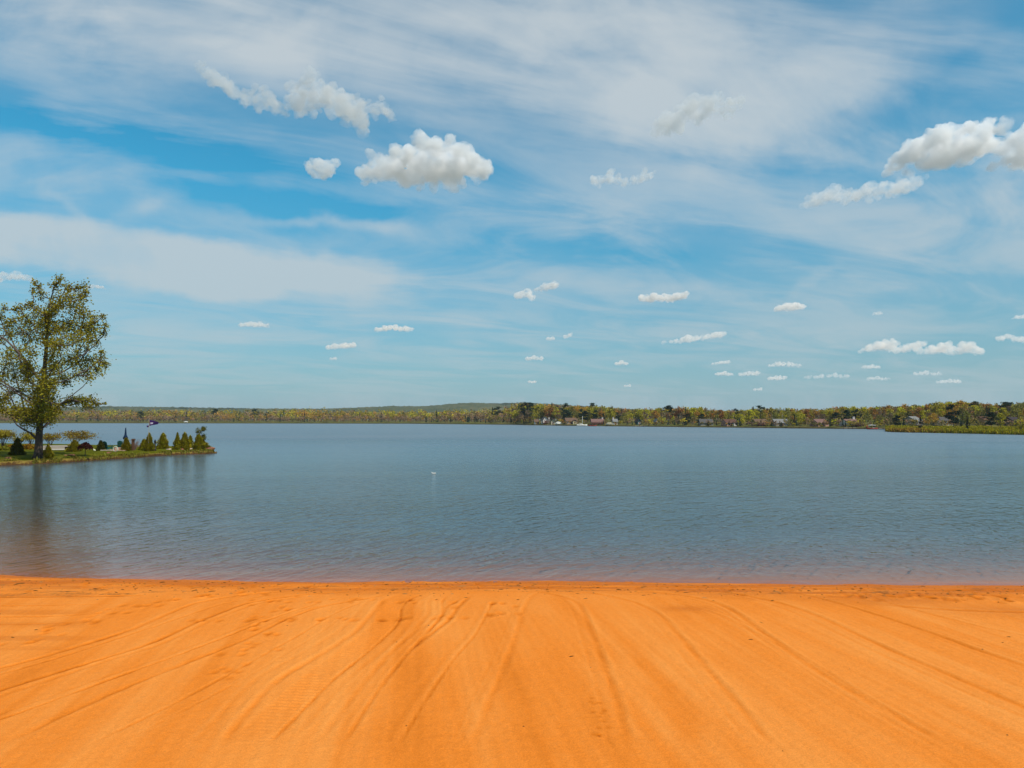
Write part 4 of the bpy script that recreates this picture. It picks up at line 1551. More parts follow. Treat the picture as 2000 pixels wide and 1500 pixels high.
def house(px0, px1, ytop, s, label, wall, roof, style='side', depth=7.0, rz=0.0, wins=((.2, .45), (.5, .45), (.8, .45)), chimney=None, deck=False,
          wing=None, storeys=1, door=.5, cat='house', name='lake_house', eave=.55, lift=0.0):
    pc = (px0 + px1) / 2
    b = shore_pt(pc, s)
    b.z += lift
    Wd = (px1 - px0) / FPX * b.y * .93
    top = CAM_H + (818 - ytop) / FPX * b.y
    Ht = max(top - b.z, 3.0)
    t = thing(name, label, cat, b, rz)
    he = Ht * eave if style == 'side' else Ht * .58
    hw, hd = Wd / 2 * .93, depth / 2
    w = MB()
    if style == 'side':
        w.box(-hw, hw, -hd, hd, -.6, he)
        for sx in (-1, 1):
            w.prism([(-hd, he), (hd, he), (0, Ht - .12)], -.02, .02)
            n = len(w.v)
            w.v[n - 6:] = [(sx * (hw - .03) + y, x, z) for (x, y, z) in w.v[n - 6:]]
        w.build('wall', wall, t)
        r = MB()
        o_ = .45
        sl_ = (Ht - he) / hd
        for sy in (-1, 1):
            e = hd + o_
            zz = he - o_ * sl_
            r.box(0, 0, 0, 0, 0, 0) if False else None
            a0, a1 = -hw - .4, hw + .4
            p = [(a0, sy * e, zz), (a1, sy * e, zz), (a1, 0, Ht), (a0, 0, Ht)]
            q = [(x, y, z + .16) for x, y, z in p]
            n = len(r.v)
            r.v += p + q
            for fc in ((0, 1, 2, 3), (4, 5, 6, 7), (0, 1, 5, 4), (1, 2, 6, 5), (2, 3, 7, 6), (3, 0, 4, 7)):
                r.f.append(tuple(n + i for i in fc))
        ro = r.build('roof', roof, t)
    else:
        w.box(-hw, hw, -hd, hd, -.6, he)
        w.prism([(-hw, he), (hw, he), (0, Ht - .12)], -hd, hd)
        w.build('wall', wall, t)
        r = MB()
        o_ = .4
        sl_ = (Ht - he) / hw
        for sx in (-1, 1):
            e = hw + o_
            zz = he - o_ * sl_
            p = [(sx * e, -hd - .5, zz), (sx * e, hd + .5, zz), (0, hd + .5, Ht), (0, -hd - .5, Ht)]
            q = [(x, y, z + .16) for x, y, z in p]
            n = len(r.v)
            r.v += p + q
            for fc in ((0, 1, 2, 3), (4, 5, 6, 7), (0, 1, 5, 4), (1, 2, 6, 5), (2, 3, 7, 6), (3, 0, 4, 7)):
                r.f.append(tuple(n + i for i in fc))
        ro = r.build('roof', roof, t)
    if chimney is not None:
        cx = -hw + 2 * hw * chimney
        MB().box(cx - .38, cx + .38, -.4, .4, he * .8, Ht + 1.0).box(cx - .46, cx + .46, -.48, .48, Ht + 1.0, Ht + 1.15).build('chimney', BRICKC, ro)
    for (fx, fz) in wins:
        ww, wh = min(1.3, Wd * .10), min(1.4, he * .36)
        x, z = -hw + 2 * hw * fx, he * fz if fz <= 1 else he + (Ht - he) * (fz - 1)
        fm = MB()
        for (a0, a1, c0, c1) in ((-ww / 2 - .1, ww / 2 + .1, wh / 2, wh / 2 + .1), (-ww / 2 - .1, ww / 2 + .1, -wh / 2 - .12, -wh / 2), (-ww / 2 - .1, -ww / 2, -wh / 2, wh / 2), (ww / 2, ww / 2 + .1, -wh / 2, wh / 2)):
            fm.box(x + a0, x + a1, -hd - .06, -hd + .02, z + c0, z + c1)
        fo_ = fm.build('window', WHITE, t)
        MB().box(x - ww / 2, x + ww / 2, -hd - .02, -hd + .01, z - wh / 2, z + wh / 2).build('pane', GLASS, fo_)
    if door is not None:
        x = -hw + 2 * hw * door
        d_ = MB().box(x - .48, x + .48, -hd - .05, -hd + .01, 0, min(2.05, he * .8)).build('door', DOORM, t)
        MB().box(x + .3, x + .38, -hd - .12, -hd - .052, 1.0, 1.08).build('handle', STEEL, d_)
    if deck:
        dk = MB()
        dk.box(-hw - .3, hw + .3, -hd - 3.0, -hd - .08, .55, .70)
        dk.box(-hw - .3, hw + .3, -hd - 3.0, -hd - 2.92, 1.5, 1.58)
        for k in range(int(Wd / .5) + 1):
            xx = -hw - .25 + k * (2 * hw + .5) / int(Wd / .5)
            dk.box(xx - .03, xx + .03, -hd - 2.99, -hd - 2.93, .70, 1.5)
        for k in range(4):
            xx = -hw + k * 2 * hw / 3
            dk.box(xx - .1, xx + .1, -hd - 2.8, -hd - 2.6, -1.2, .55)
        dk.build('deck', DECKW, t)
    if wing:
        f0, f1, fh, mt, rt = wing
        x0, x1 = -hw + 2 * hw * f0, -hw + 2 * hw * f1
        h_ = Ht * fh
        wg = MB().box(x0, x1, -hd - 2.4, -hd - .01, -.6, h_).build('wing', mt, t)
        rf = MB()
        xm = (x0 + x1) / 2
        for sx in (-1, 1):
            e = x0 - .3 if sx < 0 else x1 + .3
            p = [(e, -hd - 2.8, h_ - .1), (e, -hd + .6, h_ - .1), (xm, -hd + .6, h_ + (x1 - x0) * .36), (xm, -hd - 2.8, h_ + (x1 - x0) * .36)]
            q = [(x, y, z + .14) for x, y, z in p]
            n = len(rf.v)
            rf.v += p + q
            for fc in ((0, 1, 2, 3), (4, 5, 6, 7), (0, 1, 5, 4), (1, 2, 6, 5), (2, 3, 7, 6), (3, 0, 4, 7)):
                rf.f.append(tuple(n + i for i in fc))
        rf.prism([(x0, h_), (x1, h_), (xm, h_ + (x1 - x0) * .35)], -hd - 2.38, -hd - 2.30)
        rf.build('gable_roof', rt, wg)
        MB().box(xm - .45, xm + .45, -hd - 2.44, -hd - 2.39, h_ * .45, h_ * .78).build('window', GLASS, wg)
    return t


house(1058, 1069, 814, 12, 'tall white gabled house, highest and leftmost large house on the far shore', HWHITE, RGREY, 'front', 9, .1,
      ((.28, .35), (.72, .35), (.28, .85), (.72, .85), (.5, 1.25)), None, True, None, door=.5)
house(1067.5, 1073, 818.5, 14, 'narrow white annex with a tall white chimney joined right of the tall white house', HWHITE, RGREY, 'side', 6, 0, ((.4, .5),), .9, False, door=None)
house(1076.5, 1085, 821, 9, 'small cream gabled cottage right of the tall white house', HCREAM, RGREY, 'front', 6, -.15, ((.3, .5), (.7, .5)), None, False, door=.5)
house(1043, 1051, 823.5, 6, 'little pale boat shed at the water, leftmost building on the far shore', HWHITE, RTAN, 'side', 4, .1, ((.3, .5),), None, False, door=.7, cat='shed', name='boat_shed')
house(1102, 1126, 816.5, 14, 'wide tan house with a broad brown roof and porch wing', HTAN, RTAN, 'side', 9, .12,
      ((.10, .5), (.3, .5), (.6, .5), (.9, .5)), None, False, (.55, .85, .50, HCREAM, RBROWN), door=.45, eave=.46)
house(1152.5, 1180, 819, 12, 'long house with a big faded pink roof and white chimney', HPINK, RPINK, 'side', 10, 0,
      ((.08, .5), (.25, .5), (.45, .5), (.62, .5), (.92, .5)), .92, True, None, door=.77, eave=.42)
house(1196, 1205, 821.5, 12, 'small white cottage with two upright white chimneys', HWHITE, RPALE, 'side', 6, 0, ((.25, .5), (.75, .5)), .1, False, None, door=.5)
house(1241.5, 1250, 821.5, 12, 'dark teal cottage among the trees', HTEAL, RDARK, 'front', 6, .1, ((.3, .5), (.7, .5)), None, False, door=.5)
house(1278, 1285, 822, 18, 'small grey cabin half hidden by trees right of the teal cottage', HGREY, RPALE, 'front', 6, 0, ((.5, .5),), None, False, door=.2)
house(1364, 1391, 823.5, 12, 'low house with a wide grey roof behind a rounded dark bush', HGREY, RGREY, 'side', 9, -.1, ((.15, .5), (.4, .5), (.7, .5), (.9, .5)), None, False, door=.55, eave=.42)
house(1411, 1435, 824, 10, 'low brown-roofed house with a white-posted front', HPINK, RBROWN, 'side', 8, .08, ((.1, .5), (.3, .5), (.7, .5), (.9, .5)), None, False, (.52, .78, .45, HWHITE, RBROWN), door=.42, eave=.45)
house(1470, 1495, 822.5, 12, 'low tan house with an orange-brown roof left of the pale grey house', HTAN, RTAN, 'side', 8, 0, ((.15, .5), (.35, .5), (.8, .5)), None, True, None, door=.55, eave=.45)
house(1508, 1536, 823, 12, 'pale grey house with a light roof behind a dark shoreline bush', HGREY, RPALE, 'side', 8, -.06, ((.12, .5), (.32, .5), (.65, .5), (.88, .5)), None, False, None, door=.5, eave=.45)
house(1587, 1610, 823, 12, 'reddish pink house with a steep front, standing among russet trees', HPINK, RPINK, 'side', 8, .05, ((.15, .5), (.4, .5), (.85, .5)), None, False, (.45, .78, .48, HPINK, RPINK), door=.28, eave=.5)
house(1646, 1671, 820.5, 12, 'white house with a pink roof and white chimney, left of the red boat', HWHITE, RPINK, 'side', 9, 0, ((.1, .5), (.28, .5), (.46, .5), (.85, .5)), .86, True, None, door=.64, eave=.5)
house(1772, 1789, 819, 24, 'pale grey-roofed house seen left of the round dark evergreen', HGREY, RPALE, 'side', 8, .3, ((.2, .5), (.7, .5)), None, False, None, door=.45, eave=.4, lift=.6)
house(1834, 1856, 819.5, 20, 'cream white house with a sloping grey roof under the big dark pine', HCREAM, RGREY, 'side', 9, -.35, ((.12, .45), (.32, .45), (.52, .45), (.75, .45)), None, False, None, door=.9, eave=.52, lift=.6)
house(1911, 1927, 824, 26, 'small orange-brown cabin left of the spruce near the right edge', HTAN, RBROWN, 'side', 6, 0, ((.25, .5), (.75, .5)), None, False, None, door=.5, eave=.6, lift=.4)
house(1966, 1984, 823, 24, 'low dark open-sided shelter near the right edge', DARKW, RDARK, 'side', 6, .1, ((.3, .45),), None, False, None, door=.7, cat='shed', name='open_shelter', eave=.5, lift=.3)


def dock(px0, px1, label, reach=5.0):
    a, b = shore_pt(px0, 0), shore_pt(px1, 0)
    t = thing('boat_dock', label, 'dock', a.lerp(b, .5) + Vector((0, -1.0, 0)), 0, 'low docks along the far shore')
    L = (b - a).length / 2
    MB().box(-L, L, -1.6, .8, .34, .46).build('planks', DOCKW, t)
    for k in range(4):
        xx = -L + .3 + k * (2 * L - .6) / 3
        MB().tube([(xx, -1.68, -1.2), (xx, -1.68, .85)], .09, 6).build('pile', BROWN, t)
    return t


dock(1073, 1083, 'pale low dock in front of the cream cottage')
dock(1240, 1262, 'pale low dock in front of the teal cottage')
dock(1640, 1668, 'long low dock in front of the white house with the pink roof')
dock(1697, 1728, 'long white dock beside the red boat, right of the pink-roofed white house')


def boat_hull(mb_, L, Bm, Dp, sheer=.12):
    st = []
    for i in range(13):
        u = i / 12
        w_ = Bm / 2 * (math.sin(math.pi * min(u * .62 + .08, .5) if u < .5 else math.pi * (.39 + (u - .5) * 1.16)) if u < 1 else .02)
        w_ = max(w_, .02)
        top_ = Dp * (1 + sheer * (2 * u - 1) ** 2 * 2)
        x_ = -L / 2 + L * u
        st.append([(x_, -w_, top_), (x_, -w_ * .75, Dp * .35), (x_, 0, Dp * .05 * (1 + u)), (x_, w_ * .75, Dp * .35), (x_, w_, top_), (x_, w_ * .82, top_), (x_, 0, Dp * .5), (x_, -w_ * .82, top_)])
    b0 = len(mb_.v)
    for s_ in st:
        mb_.v += s_
    for i in range(12):
        for k in range(8):
            p_, q_ = b0 + i * 8 + k, b0 + i * 8 + (k + 1) % 8
            mb_.f.append((p_, q_, q_ + 8, p_ + 8))
    mb_.f.append(tuple(b0 + k for k in range(8)))
    mb_.f.append(tuple(b0 + 96 + k for k in range(8)))
    return mb_


# moored sailboat
b = shore_pt(1136.5, -4)
b.z = -.12
t = thing('sailboat', 'small white sailboat with a bare mast moored between the tan and pink-roofed houses', 'boat', b, R(8))
boat_hull(MB(), 6.2, 2.0, .9).build('hull', HULLW, t, True)
MB().box(-1.2, 1.0, -.55, .55, .62, 1.1).build('cabin', HULLW, t)
MB().tube([(.3, 0, .6), (.3, 0, 5.9)], [.12, .08], 8).build('mast', HULLW, t, True)
MB().tube([(.3, 0, 1.55), (-2.4, 0, 1.65)], .10, 8).build('boom', WHITE, t, True)
# red rowing boat off the pink-roofed house
b = shore_pt(1157, -7)
b.z = -.1
t = thing('rowing_boat', 'small red rowing boat floating off the long pink-roofed house', 'boat', b, R(-6))
boat_hull(MB(), 4.6, 1.5, .7).build('hull', HULLR, t, True)
for xx in (-1.0, .1, 1.1):
    MB().box(xx - .12, xx + .12, -.58, .58, .48, .53).build('thwart', DOCKW, t)
# red boat with a white canopy
b = shore_pt(1702, -5)
b.z = -.15
t = thing('canopy_boat', 'red boat with a small white canopy at the dock right of the pink-roofed white house', 'boat', b, R(174))
t.scale = (.82, .82, .82)
boat_hull(MB(), 5.0, 1.9, .85).build('hull', HULLR, t, True)
MB().prism([(-1.4, 2.05), (-1.2, 2.35), (0, 2.45), (1.2, 2.35), (1.4, 2.05), (1.2, 2.12), (0, 2.22), (-1.2, 2.12)], -1.0, 1.0).build('canopy', HULLW, t)
for xx in (-1.0, 1.0):
    for yy in (-.65, .65):
        MB().tube([(xx, yy, .7), (xx, yy, 2.2)], .04, 6).build('post', STEEL, t)
MB().box(-.9, -.3, -.6, .6, .5, 1.0).build('seat', WHITE, t)
# upturned boats and shore clutter
b = shore_pt(1692, 3)
t = thing('red_canoe', 'red canoe lying on the bank left of the canopy boat', 'boat', b, R(60))
boat_hull(MB(), 5.0, .95, .5, .3).build('hull', HULLR, t, True)
MB().box(-.9, -.7, -.4, .4, .38, .42).build('thwart', DOCKW, t)
b = shore_pt(1091, 2)
t = thing('covered_boat', 'small white boat under a cover ashore between the cream cottage and the tan house', 'boat', b, R(15))
boat_hull(MB(), 4.4, 1.8, .9).build('hull', HULLW, t, True)
MB().prism([(-2.0, .95), (-.6, 1.9), (.6, 1.75), (2.1, .95)], -.7, .7).build('cover', HULLW, t)
b = shore_pt(1189.5, 2)
t = thing('covered_boat', 'small cream covered boat ashore just left of the two-chimney cottage', 'boat', b, R(-20))
boat_hull(MB(), 3.8, 1.7, .8).build('hull', HCREAM, t, True)
MB().prism([(-1.7, .85), (-.5, 1.7), (.6, 1.6), (1.8, .85)], -.65, .65).build('cover', HCREAM, t)
# pale boat on the far left shore
b = shore_pt(364, 4)
t = thing('covered_boat', 'tiny pale boat on the far left shore above the tip of the point', 'boat', b, R(10))
boat_hull(MB(), 3.6, 1.4, .8).build('hull', HULLW, t, True)
MB().box(-.8, .7, -.5, .5, .6, 1.4).build('cabin', HULLW, t)

# ------------------------------------------------------------------ far trees
TK = dict(
    green=leafy('yellow_green_foliage', (0.319, 0.263, 0.026), .16, .02, .2, .22),
    olive=leafy('olive_foliage', (0.199, 0.176, 0.041), .16, .02, .2, .22),
    lime=leafy('bright_lime_foliage', (0.431, 0.374, 0.028), .16, .018, .2, .15),
    russet=leafy('russet_budding_foliage', (0.319, 0.146, 0.041), .16, .02, .15, .2),
    orange=leafy('orange_budding_foliage', (0.391, 0.208, 0.038), .16, .02, .15, .2),
    bare=leafy('grey_brown_twigs', (0.191, 0.133, 0.080), .16, .02, .1, .2),
    pine=leafy('dark_pine_needles', (0.027, 0.045, 0.024), .16, .02, .05, .25),
)
DESC = dict(green='yellow-green', olive='olive green', lime='bright lime green', russet='russet red', orange='orange-tinged', bare='grey-brown bare', pine='dark green')


def decid_mesh(seed, mat, slim=.62, n=520, low=.28, leaf=.026):
    rg = np.random.default_rng(seed)
    cl = []
    for k in range(17):
        z = rg.uniform(low + .08, .93)
        prof = math.sin(math.pi * np.clip((z - low) / (1.06 - low), 0, 1) ** .8) ** .7
        a = rg.uniform(0, 6.28)
        rr = slim / 2 * prof * rg.uniform(.2, .85)
        cl.append((rr * math.cos(a), rr * math.sin(a), z, rg.uniform(.055, .115)))
    cl.append((0, 0, .92, .07))
    P = []
    for (x_, y_, z_, r_) in cl:
        P.append(rg.normal(0, 1, (n // len(cl), 3)) * r_ * np.array([.62, .62, .55]) + (x_, y_, z_))
    P = np.concatenate(P)
    A, B = rand_axes(len(P), leaf, rg)
    return quads_mesh('crown', P, A, B, mat), cl


def trunk_mesh(cl, mat, seed):
    r0 = random.Random(seed)
    m = MB()
    m.tube([(0, 0, -.06), (r0.uniform(-.01, .01), 0, .3), (r0.uniform(-.02, .02), 0, .6), (0, 0, .86)], [.020, .015, .010, .004], 6)
    for (x_, y_, z_, r_) in cl[::2]:
        z0 = max(.16, z_ - .22 - .5 * math.hypot(x_, y_))
        m.tube([(0, 0, z0), (x_ * .5, y_ * .5, z0 + (z_ - z0) * .55), (x_, y_, z_)], [.009, .006, .003], 4)
    return m.mesh('trunk', mat)


def conifer_mesh(seed, mat, width=.34, n=620, gappy=.3, low=.10, leaf=.020, rounded=1.0):
    rg = np.random.default_rng(seed)
    tiers = 13
    P = []
    for k in range(tiers):
        z = low + (1 - low) * (k + rg.uniform(0, .4)) / tiers
        R_ = width / 2 * (1 - (k / tiers) ** rounded) * rg.uniform(.75, 1.15) + .012
        nb = 6
        for j in range(nb):
            if rg.random() < gappy * .55:
                continue
            a = rg.uniform(0, 6.28)
            c = max(5, int(n / tiers / nb * (.4 + 1.3 * R_ / width)))
            u = rg.random(c) ** .7
            P.append(np.stack([R_ * u * np.cos(a) + rg.normal(0, .012, c), R_ * u * np.sin(a) + rg.normal(0, .012, c), z - .045 * u + rg.normal(0, .014, c)], 1))
    P.append(np.stack([rg.normal(0, .006, 25), rg.normal(0, .006, 25), rg.uniform(.85, 1.0, 25)], 1))
    P = np.concatenate(P)
    A, B = rand_axes(len(P), leaf, rg, .4)
    me = quads_mesh('crown', P, A, B, mat)
    t = MB().tube([(0, 0, -.06), (0, 0, .5), (0, 0, .95)], [.016, .010, .003], 6).mesh('trunk', BARK)
    return me, t


def pine_mesh(seed, mat):
    rg = np.random.default_rng(seed)
    P = []
    tr_ = MB()
    tr_.tube([(0, 0, -.06), (.01, 0, .5), (0, 0, .93)], [.020, .014, .004], 6)
    for k in range(26):
        z = rg.uniform(.24, .96)
        a = rg.uniform(0, 6.28)
        L = .30 * math.sin(math.pi * np.clip((z - .05) / 1.05, 0, 1)) ** .8 * rg.uniform(.5, 1.1)
        e = np.array([L * math.cos(a), L * math.sin(a), z + .03])
        tr_.tube([(0, 0, z - .02), tuple(e)], [.007, .003], 4)
        P.append(rg.normal(0, 1, (46, 3)) * np.array([.050, .050, .020]) + e)
        P.append(rg.normal(0, 1, (20, 3)) * np.array([.040, .040, .018]) + e * np.array([.5, .5, 1]))
    P = np.concatenate(P)
    A, B = rand_axes(len(P), .021, rg, .3)
    return quads_mesh('crown', P, A, B, mat), tr_.mesh('trunk', BARK)


PROTO = {}
for kind_ in ('green', 'olive', 'lime', 'russet', 'orange', 'bare'):
    PROTO[kind_] = []
    for v in range(3):
        sl_ = (.55, .68, .80)[v]
        cm, cl = decid_mesh(10 + v + 7 * len(PROTO), TK[kind_], sl_, 560 if kind_ != 'bare' else 430, .24 if v else .30, .024 if kind_ != 'bare' else .019)
        PROTO[kind_].append((cm, trunk_mesh(cl, PALEBARK if (v + len(PROTO)) % 3 == 0 else TWIG, v)))
PROTO['spruce'] = [conifer_mesh(90 + v, TK['pine'], (.30, .38)[v]) for v in range(2)]
PROTO['pine'] = [pine_mesh(95 + v, TK['pine']) for v in range(2)]


def far_tree(kind_, px, s, topy, label, group=None, var=None, widen=1.0, name=None, base=None):
    b = shore_pt(px, s) if base is None else base
    top = CAM_H + (818 - topy) / FPX * b.y
    h = max(top - b.z, 2.0)
    cm, tm_ = PROTO[kind_][random.randrange(len(PROTO[kind_])) if var is None else var]
    nm = name or {'pine': 'pine_tree', 'spruce': 'spruce_tree'}.get(kind_, 'broadleaf_tree')
    t = thing(nm, label, 'tree', b, random.uniform(0, 6.28), group)
    t.scale = (h * widen, h * widen, h)
    for part, me in (('crown', cm), ('trunk', tm_)):
        o = bpy.data.objects.new(part, me)
        o.parent = t
        COL.objects.link(o)
    return t


SKY_R = np.array([(900, 797), (960, 796), (1000, 793), (1020, 788), (1060, 788.5), (1100, 790), (1130, 791), (1180, 794), (1220, 797), (1280, 797), (1300, 796), (1330, 794.5), (1360, 795), (1385, 798), (1420, 801), (1440, 800),
                  (1465, 797), (1500, 796), (1540, 798), (1580, 798), (1620, 796), (1645, 794.5), (1700, 794), (1760, 791), (1800, 790), (1830, 786), (1870, 784), (1905, 785), (1940, 789), (1980, 787), (2050, 785), (2300, 784)])
def sky_r(px):
    return float(np.interp(px, SKY_R[:, 0], SKY_R[:, 1]))


# trees that stand out
far_tree('pine', 1023, 24, 786, 'leftmost of two tall dark pines at the left end of the wooded right shore', var=0, widen=.8)
far_tree('pine', 1036, 26, 787, 'second of two tall dark pines above the leftmost houses', var=1, widen=.7)
far_tree('spruce', 1025, 5, 808, 'dark spruce at the water left of the boat shed', widen=1.1)
far_tree('lime', 1019, 4, 819, 'small yellow-green tree at the water where the right shore begins', var=0)
far_tree('green', 1042, 14, 800, 'rounded yellow-olive tree beside the leftmost pines, over the boat shed', var=2)
far_tree('green', 1056, 45, 787.5, 'high yellow-green crown on the skyline above the tall white house', var=2)
far_tree('russet', 1075, 30, 793.5, 'red budding maple directly above the tall white house', var=2, widen=1.2)
far_tree('spruce', 1078, 60, 787, 'dark spire of a spruce above the red maple')
far_tree('pine', 1102, 28, 788, 'tall dark pine above the left end of the tan house', var=0, widen=.75)
far_tree('pine', 1109, 18, 802, 'lower dark pine just behind the tan house', var=1, widen=1.1)
far_tree('spruce', 1072, 20, 806, 'blue-green spruce right behind the white annex')
far_tree('pine', 1153, 90, 787.5, 'flat-topped dark pine on the skyline above the pink roof', var=0)
far_tree('spruce', 1165, 95, 790.5, 'dark conifer on the skyline right of the flat-topped pine')
far_tree('spruce', 1176, 95, 792, 'small dark conifer tip on the skyline, third right of the flat-topped pine')
far_tree('spruce', 1178, 26, 807, 'deep green rounded conifer behind the pink roof', widen=1.6)
far_tree('russet', 1326, 30, 793, 'tall russet red tree on the skyline in the middle of the right shore', var=2, widen=1.0)
far_tree('lime', 1353, 34, 797, 'lime green tree just right of the tall russet one', var=0, widen=1.0)
far_tree('lime', 1368, 36, 796, 'second lime green tree beside a dark spruce right of the tall russet tree', var=0, widen=.9)
far_tree('pine', 1370, 18, 809, 'dark conifer mass below the lime trees above the grey-roofed house', var=1, widen=1.2)
far_tree('russet', 1408, 26, 800, 'slender russet tree above the brown-roofed house', var=0)
far_tree('lime', 1446, 5, 820, 'broad bright lime bush-like tree at the water right of the brown-roofed house', var=2, widen=1.7)
far_tree('spruce', 1462, 18, 803, 'dark spruce right behind the broad lime tree')
far_tree('spruce', 1471, 60, 794, 'pointed dark spruce on the skyline above the low tan house')
far_tree('pine', 1483, 60, 792.5, 'open-topped pine on the skyline right of the pointed spruce', var=0)
far_tree('lime', 1466, 30, 799, 'lime green crown between two dark conifers', var=1)
far_tree('lime', 1566, 20, 806, 'big yellow-green tree left of the reddish pink house', var=2, widen=1.0)
far_tree('russet', 1575, 34, 799, 'russet crown above the big yellow-green tree', var=1)
far_tree('russet', 1549, 12, 812, 'rusty low tree right of the pale grey house', var=2)
far_tree('spruce', 1526, 3, 827, 'small dark bushy conifer on the shore before the pale grey house', widen=2.0)
far_tree('spruce', 1382, 4, 826, 'rounded dark bush-like conifer on the shore before the grey-roofed house', widen=2.4)
far_tree('pine', 1632, 14, 806, 'dark pine between the reddish pink house and the pink-roofed white house', var=1)
far_tree('green', 1644, 30, 795, 'yellow-green round crown above the pink-roofed white house', var=2)
far_tree('pine', 1672, 26, 800, 'dark conifer right behind the pink-roofed white house', var=0)
far_tree('olive', 1716, 10, 811, 'wide pale olive tree above the red canopy boat', var=2, widen=1.3)
far_tree('bare', 1738, 14, 806, 'broad brownish leafless tree left of the spit of reeds', var=2, widen=1.2)


# marsh spit on the right
_mf = np.array([gnd(px, py)[:2] for px, py in ((1727, 842.2), (1732, 843.6), (1760, 844.6), (1850, 846.3), (1930, 848), (2000, 849.6), (2150, 852), (2500, 856))])
mpx = np.linspace(1727, 2500, 160)
mfy = np.interp(mpx, [1727, 1732, 1760, 1850, 1930, 2000, 2150, 2500], _mf[:, 1]) + .8 * fbm(mpx * .05, mpx * 0, 91, 3)
mv = np.linspace(0, 1, 40)
MPX, MV = np.meshgrid(mpx, mv)
mback = far_shore(MPX) + 6
taper = np.clip((MPX - 1727) / 6, 0, 1)
MY = mfy[None, :] + (mback - mfy[None, :]) * MV
md = (MY - mfy[None, :])
MZ = -.12 + (.45 * np.clip(md / 1.2, 0, 1) + .5 * np.clip(md / 40, 0, 1)) * taper + .12 * fbm(MPX * .2, MY * .2, 92, 3) * np.clip(md, 0, 1)
grid_mesh('marsh_bank', (MPX - 1000) / FPX * MY, MY, MZ, LAND)


def marsh_pt(px, d):
    y = float(np.interp(px, mpx, mfy)) + d
    z = -.12 + .45 * min(d / 1.2, 1) + .5 * min(d / 40, 1)
    return Vector(((px - 1000) / FPX * y, y, z))


n = 42000
rpx = rng.uniform(1728, 2200, n)
rd_ = rng.random(n) ** 1.25 * 48 + .2
ry_ = np.interp(rpx, mpx, mfy) + rd_
keep = ry_ < far_shore(rpx) + 5
rpx, rd_, ry_ = rpx[keep], rd_[keep], ry_[keep]
rz_ = -.12 + .45 * np.clip(rd_ / 1.2, 0, 1) + .5 * np.clip(rd_ / 40, 0, 1)
hh = rng.uniform(.5, 1.05, len(rpx)) * (.75 + .5 * (fbm(rpx * .12, rd_ * .15, 93, 3) + .4))
C = np.stack([(rpx - 1000) / FPX * ry_, ry_, rz_ + hh * .45], 1)
ang = rng.uniform(0, math.pi, len(hh))
A = np.stack([np.cos(ang), np.sin(ang), 0 * ang], 1) * .10
B = np.stack([rng.normal(0, .22, len(hh)), rng.normal(0, .22, len(hh)), np.ones(len(hh))], 1) * (hh * .5)[:, None]
sel = fbm(C[:, 0] * .06, C[:, 1] * .05, 94, 3) + rng.normal(0, .12, len(hh))
REED = leafy('reed_yellow_green', (0.340, 0.300, 0.016), .3, .02, .2)
REED2 = leafy('reed_straw', (0.34, 0.225, 0.035), .3, .02, .2)
o = bpy.data.objects.new('reeds', quads_mesh('reeds', C, A, B, [REED, REED2], (sel > .16).astype(int)))
COL.objects.link(o)
o['kind'] = 'stuff'

far_tree('pine', 1861, 0, 790.5, 'largest dark pine on the right, leaning over the cream white house', var=0, widen=.85, base=marsh_pt(1861, 30))
far_tree('spruce', 1797, 0, 815, 'wide round dark evergreen at the edge of the reeds', var=1, widen=1.9, base=marsh_pt(1797, 12))
far_tree('pine', 1751, 0, 812, 'dark tree with a bare lower trunk at the back of the reeds', var=1, widen=1.0, base=marsh_pt(1751, 22))
far_tree('spruce', 1888, 0, 818, 'small dense dark spruce standing in the front of the reeds', var=0, widen=1.3, base=marsh_pt(1888, 6), name='young_spruce')
far_tree('olive', 1887, 0, 802, 'greyish green airy tree just behind the small spruce in the reeds', var=0, widen=.8, base=marsh_pt(1887, 16))
far_tree('pine', 1934, 0, 806, 'ragged dark pine near the right edge behind the reeds', var=1, widen=1.0, base=marsh_pt(1934, 18))
far_tree('green', 1953, 0, 806, 'green tree with a pale birch-like trunk near the right edge', var=0, base=marsh_pt(1953, 24))
far_tree('green', 1989, 0, 815, 'bushy yellow-green tree at the right edge in front of the dark shelter', var=2, base=marsh_pt(1992, 14), widen=1.2)
far_tree('orange', 1825, 0, 807, 'orange-tinged tree between the round evergreen and the cream house', var=2, base=marsh_pt(1822, 44))

# the other trees of the right shore
HOUSES = [(1041, 1087), (1100, 1128), (1132, 1140), (1150, 1182), (1186, 1207), (1239, 1252), (1277, 1286), (1362, 1393), (1409, 1437), (1468, 1497), (1506, 1538), (1585, 1612), (1644, 1673), (1688, 1728), (1770, 1790), (1832, 1858), (1909, 1929), (1964, 1986)]
def in_house(px, pad=3):
    return any(a - pad < px < b + pad for a, b in HOUSES)


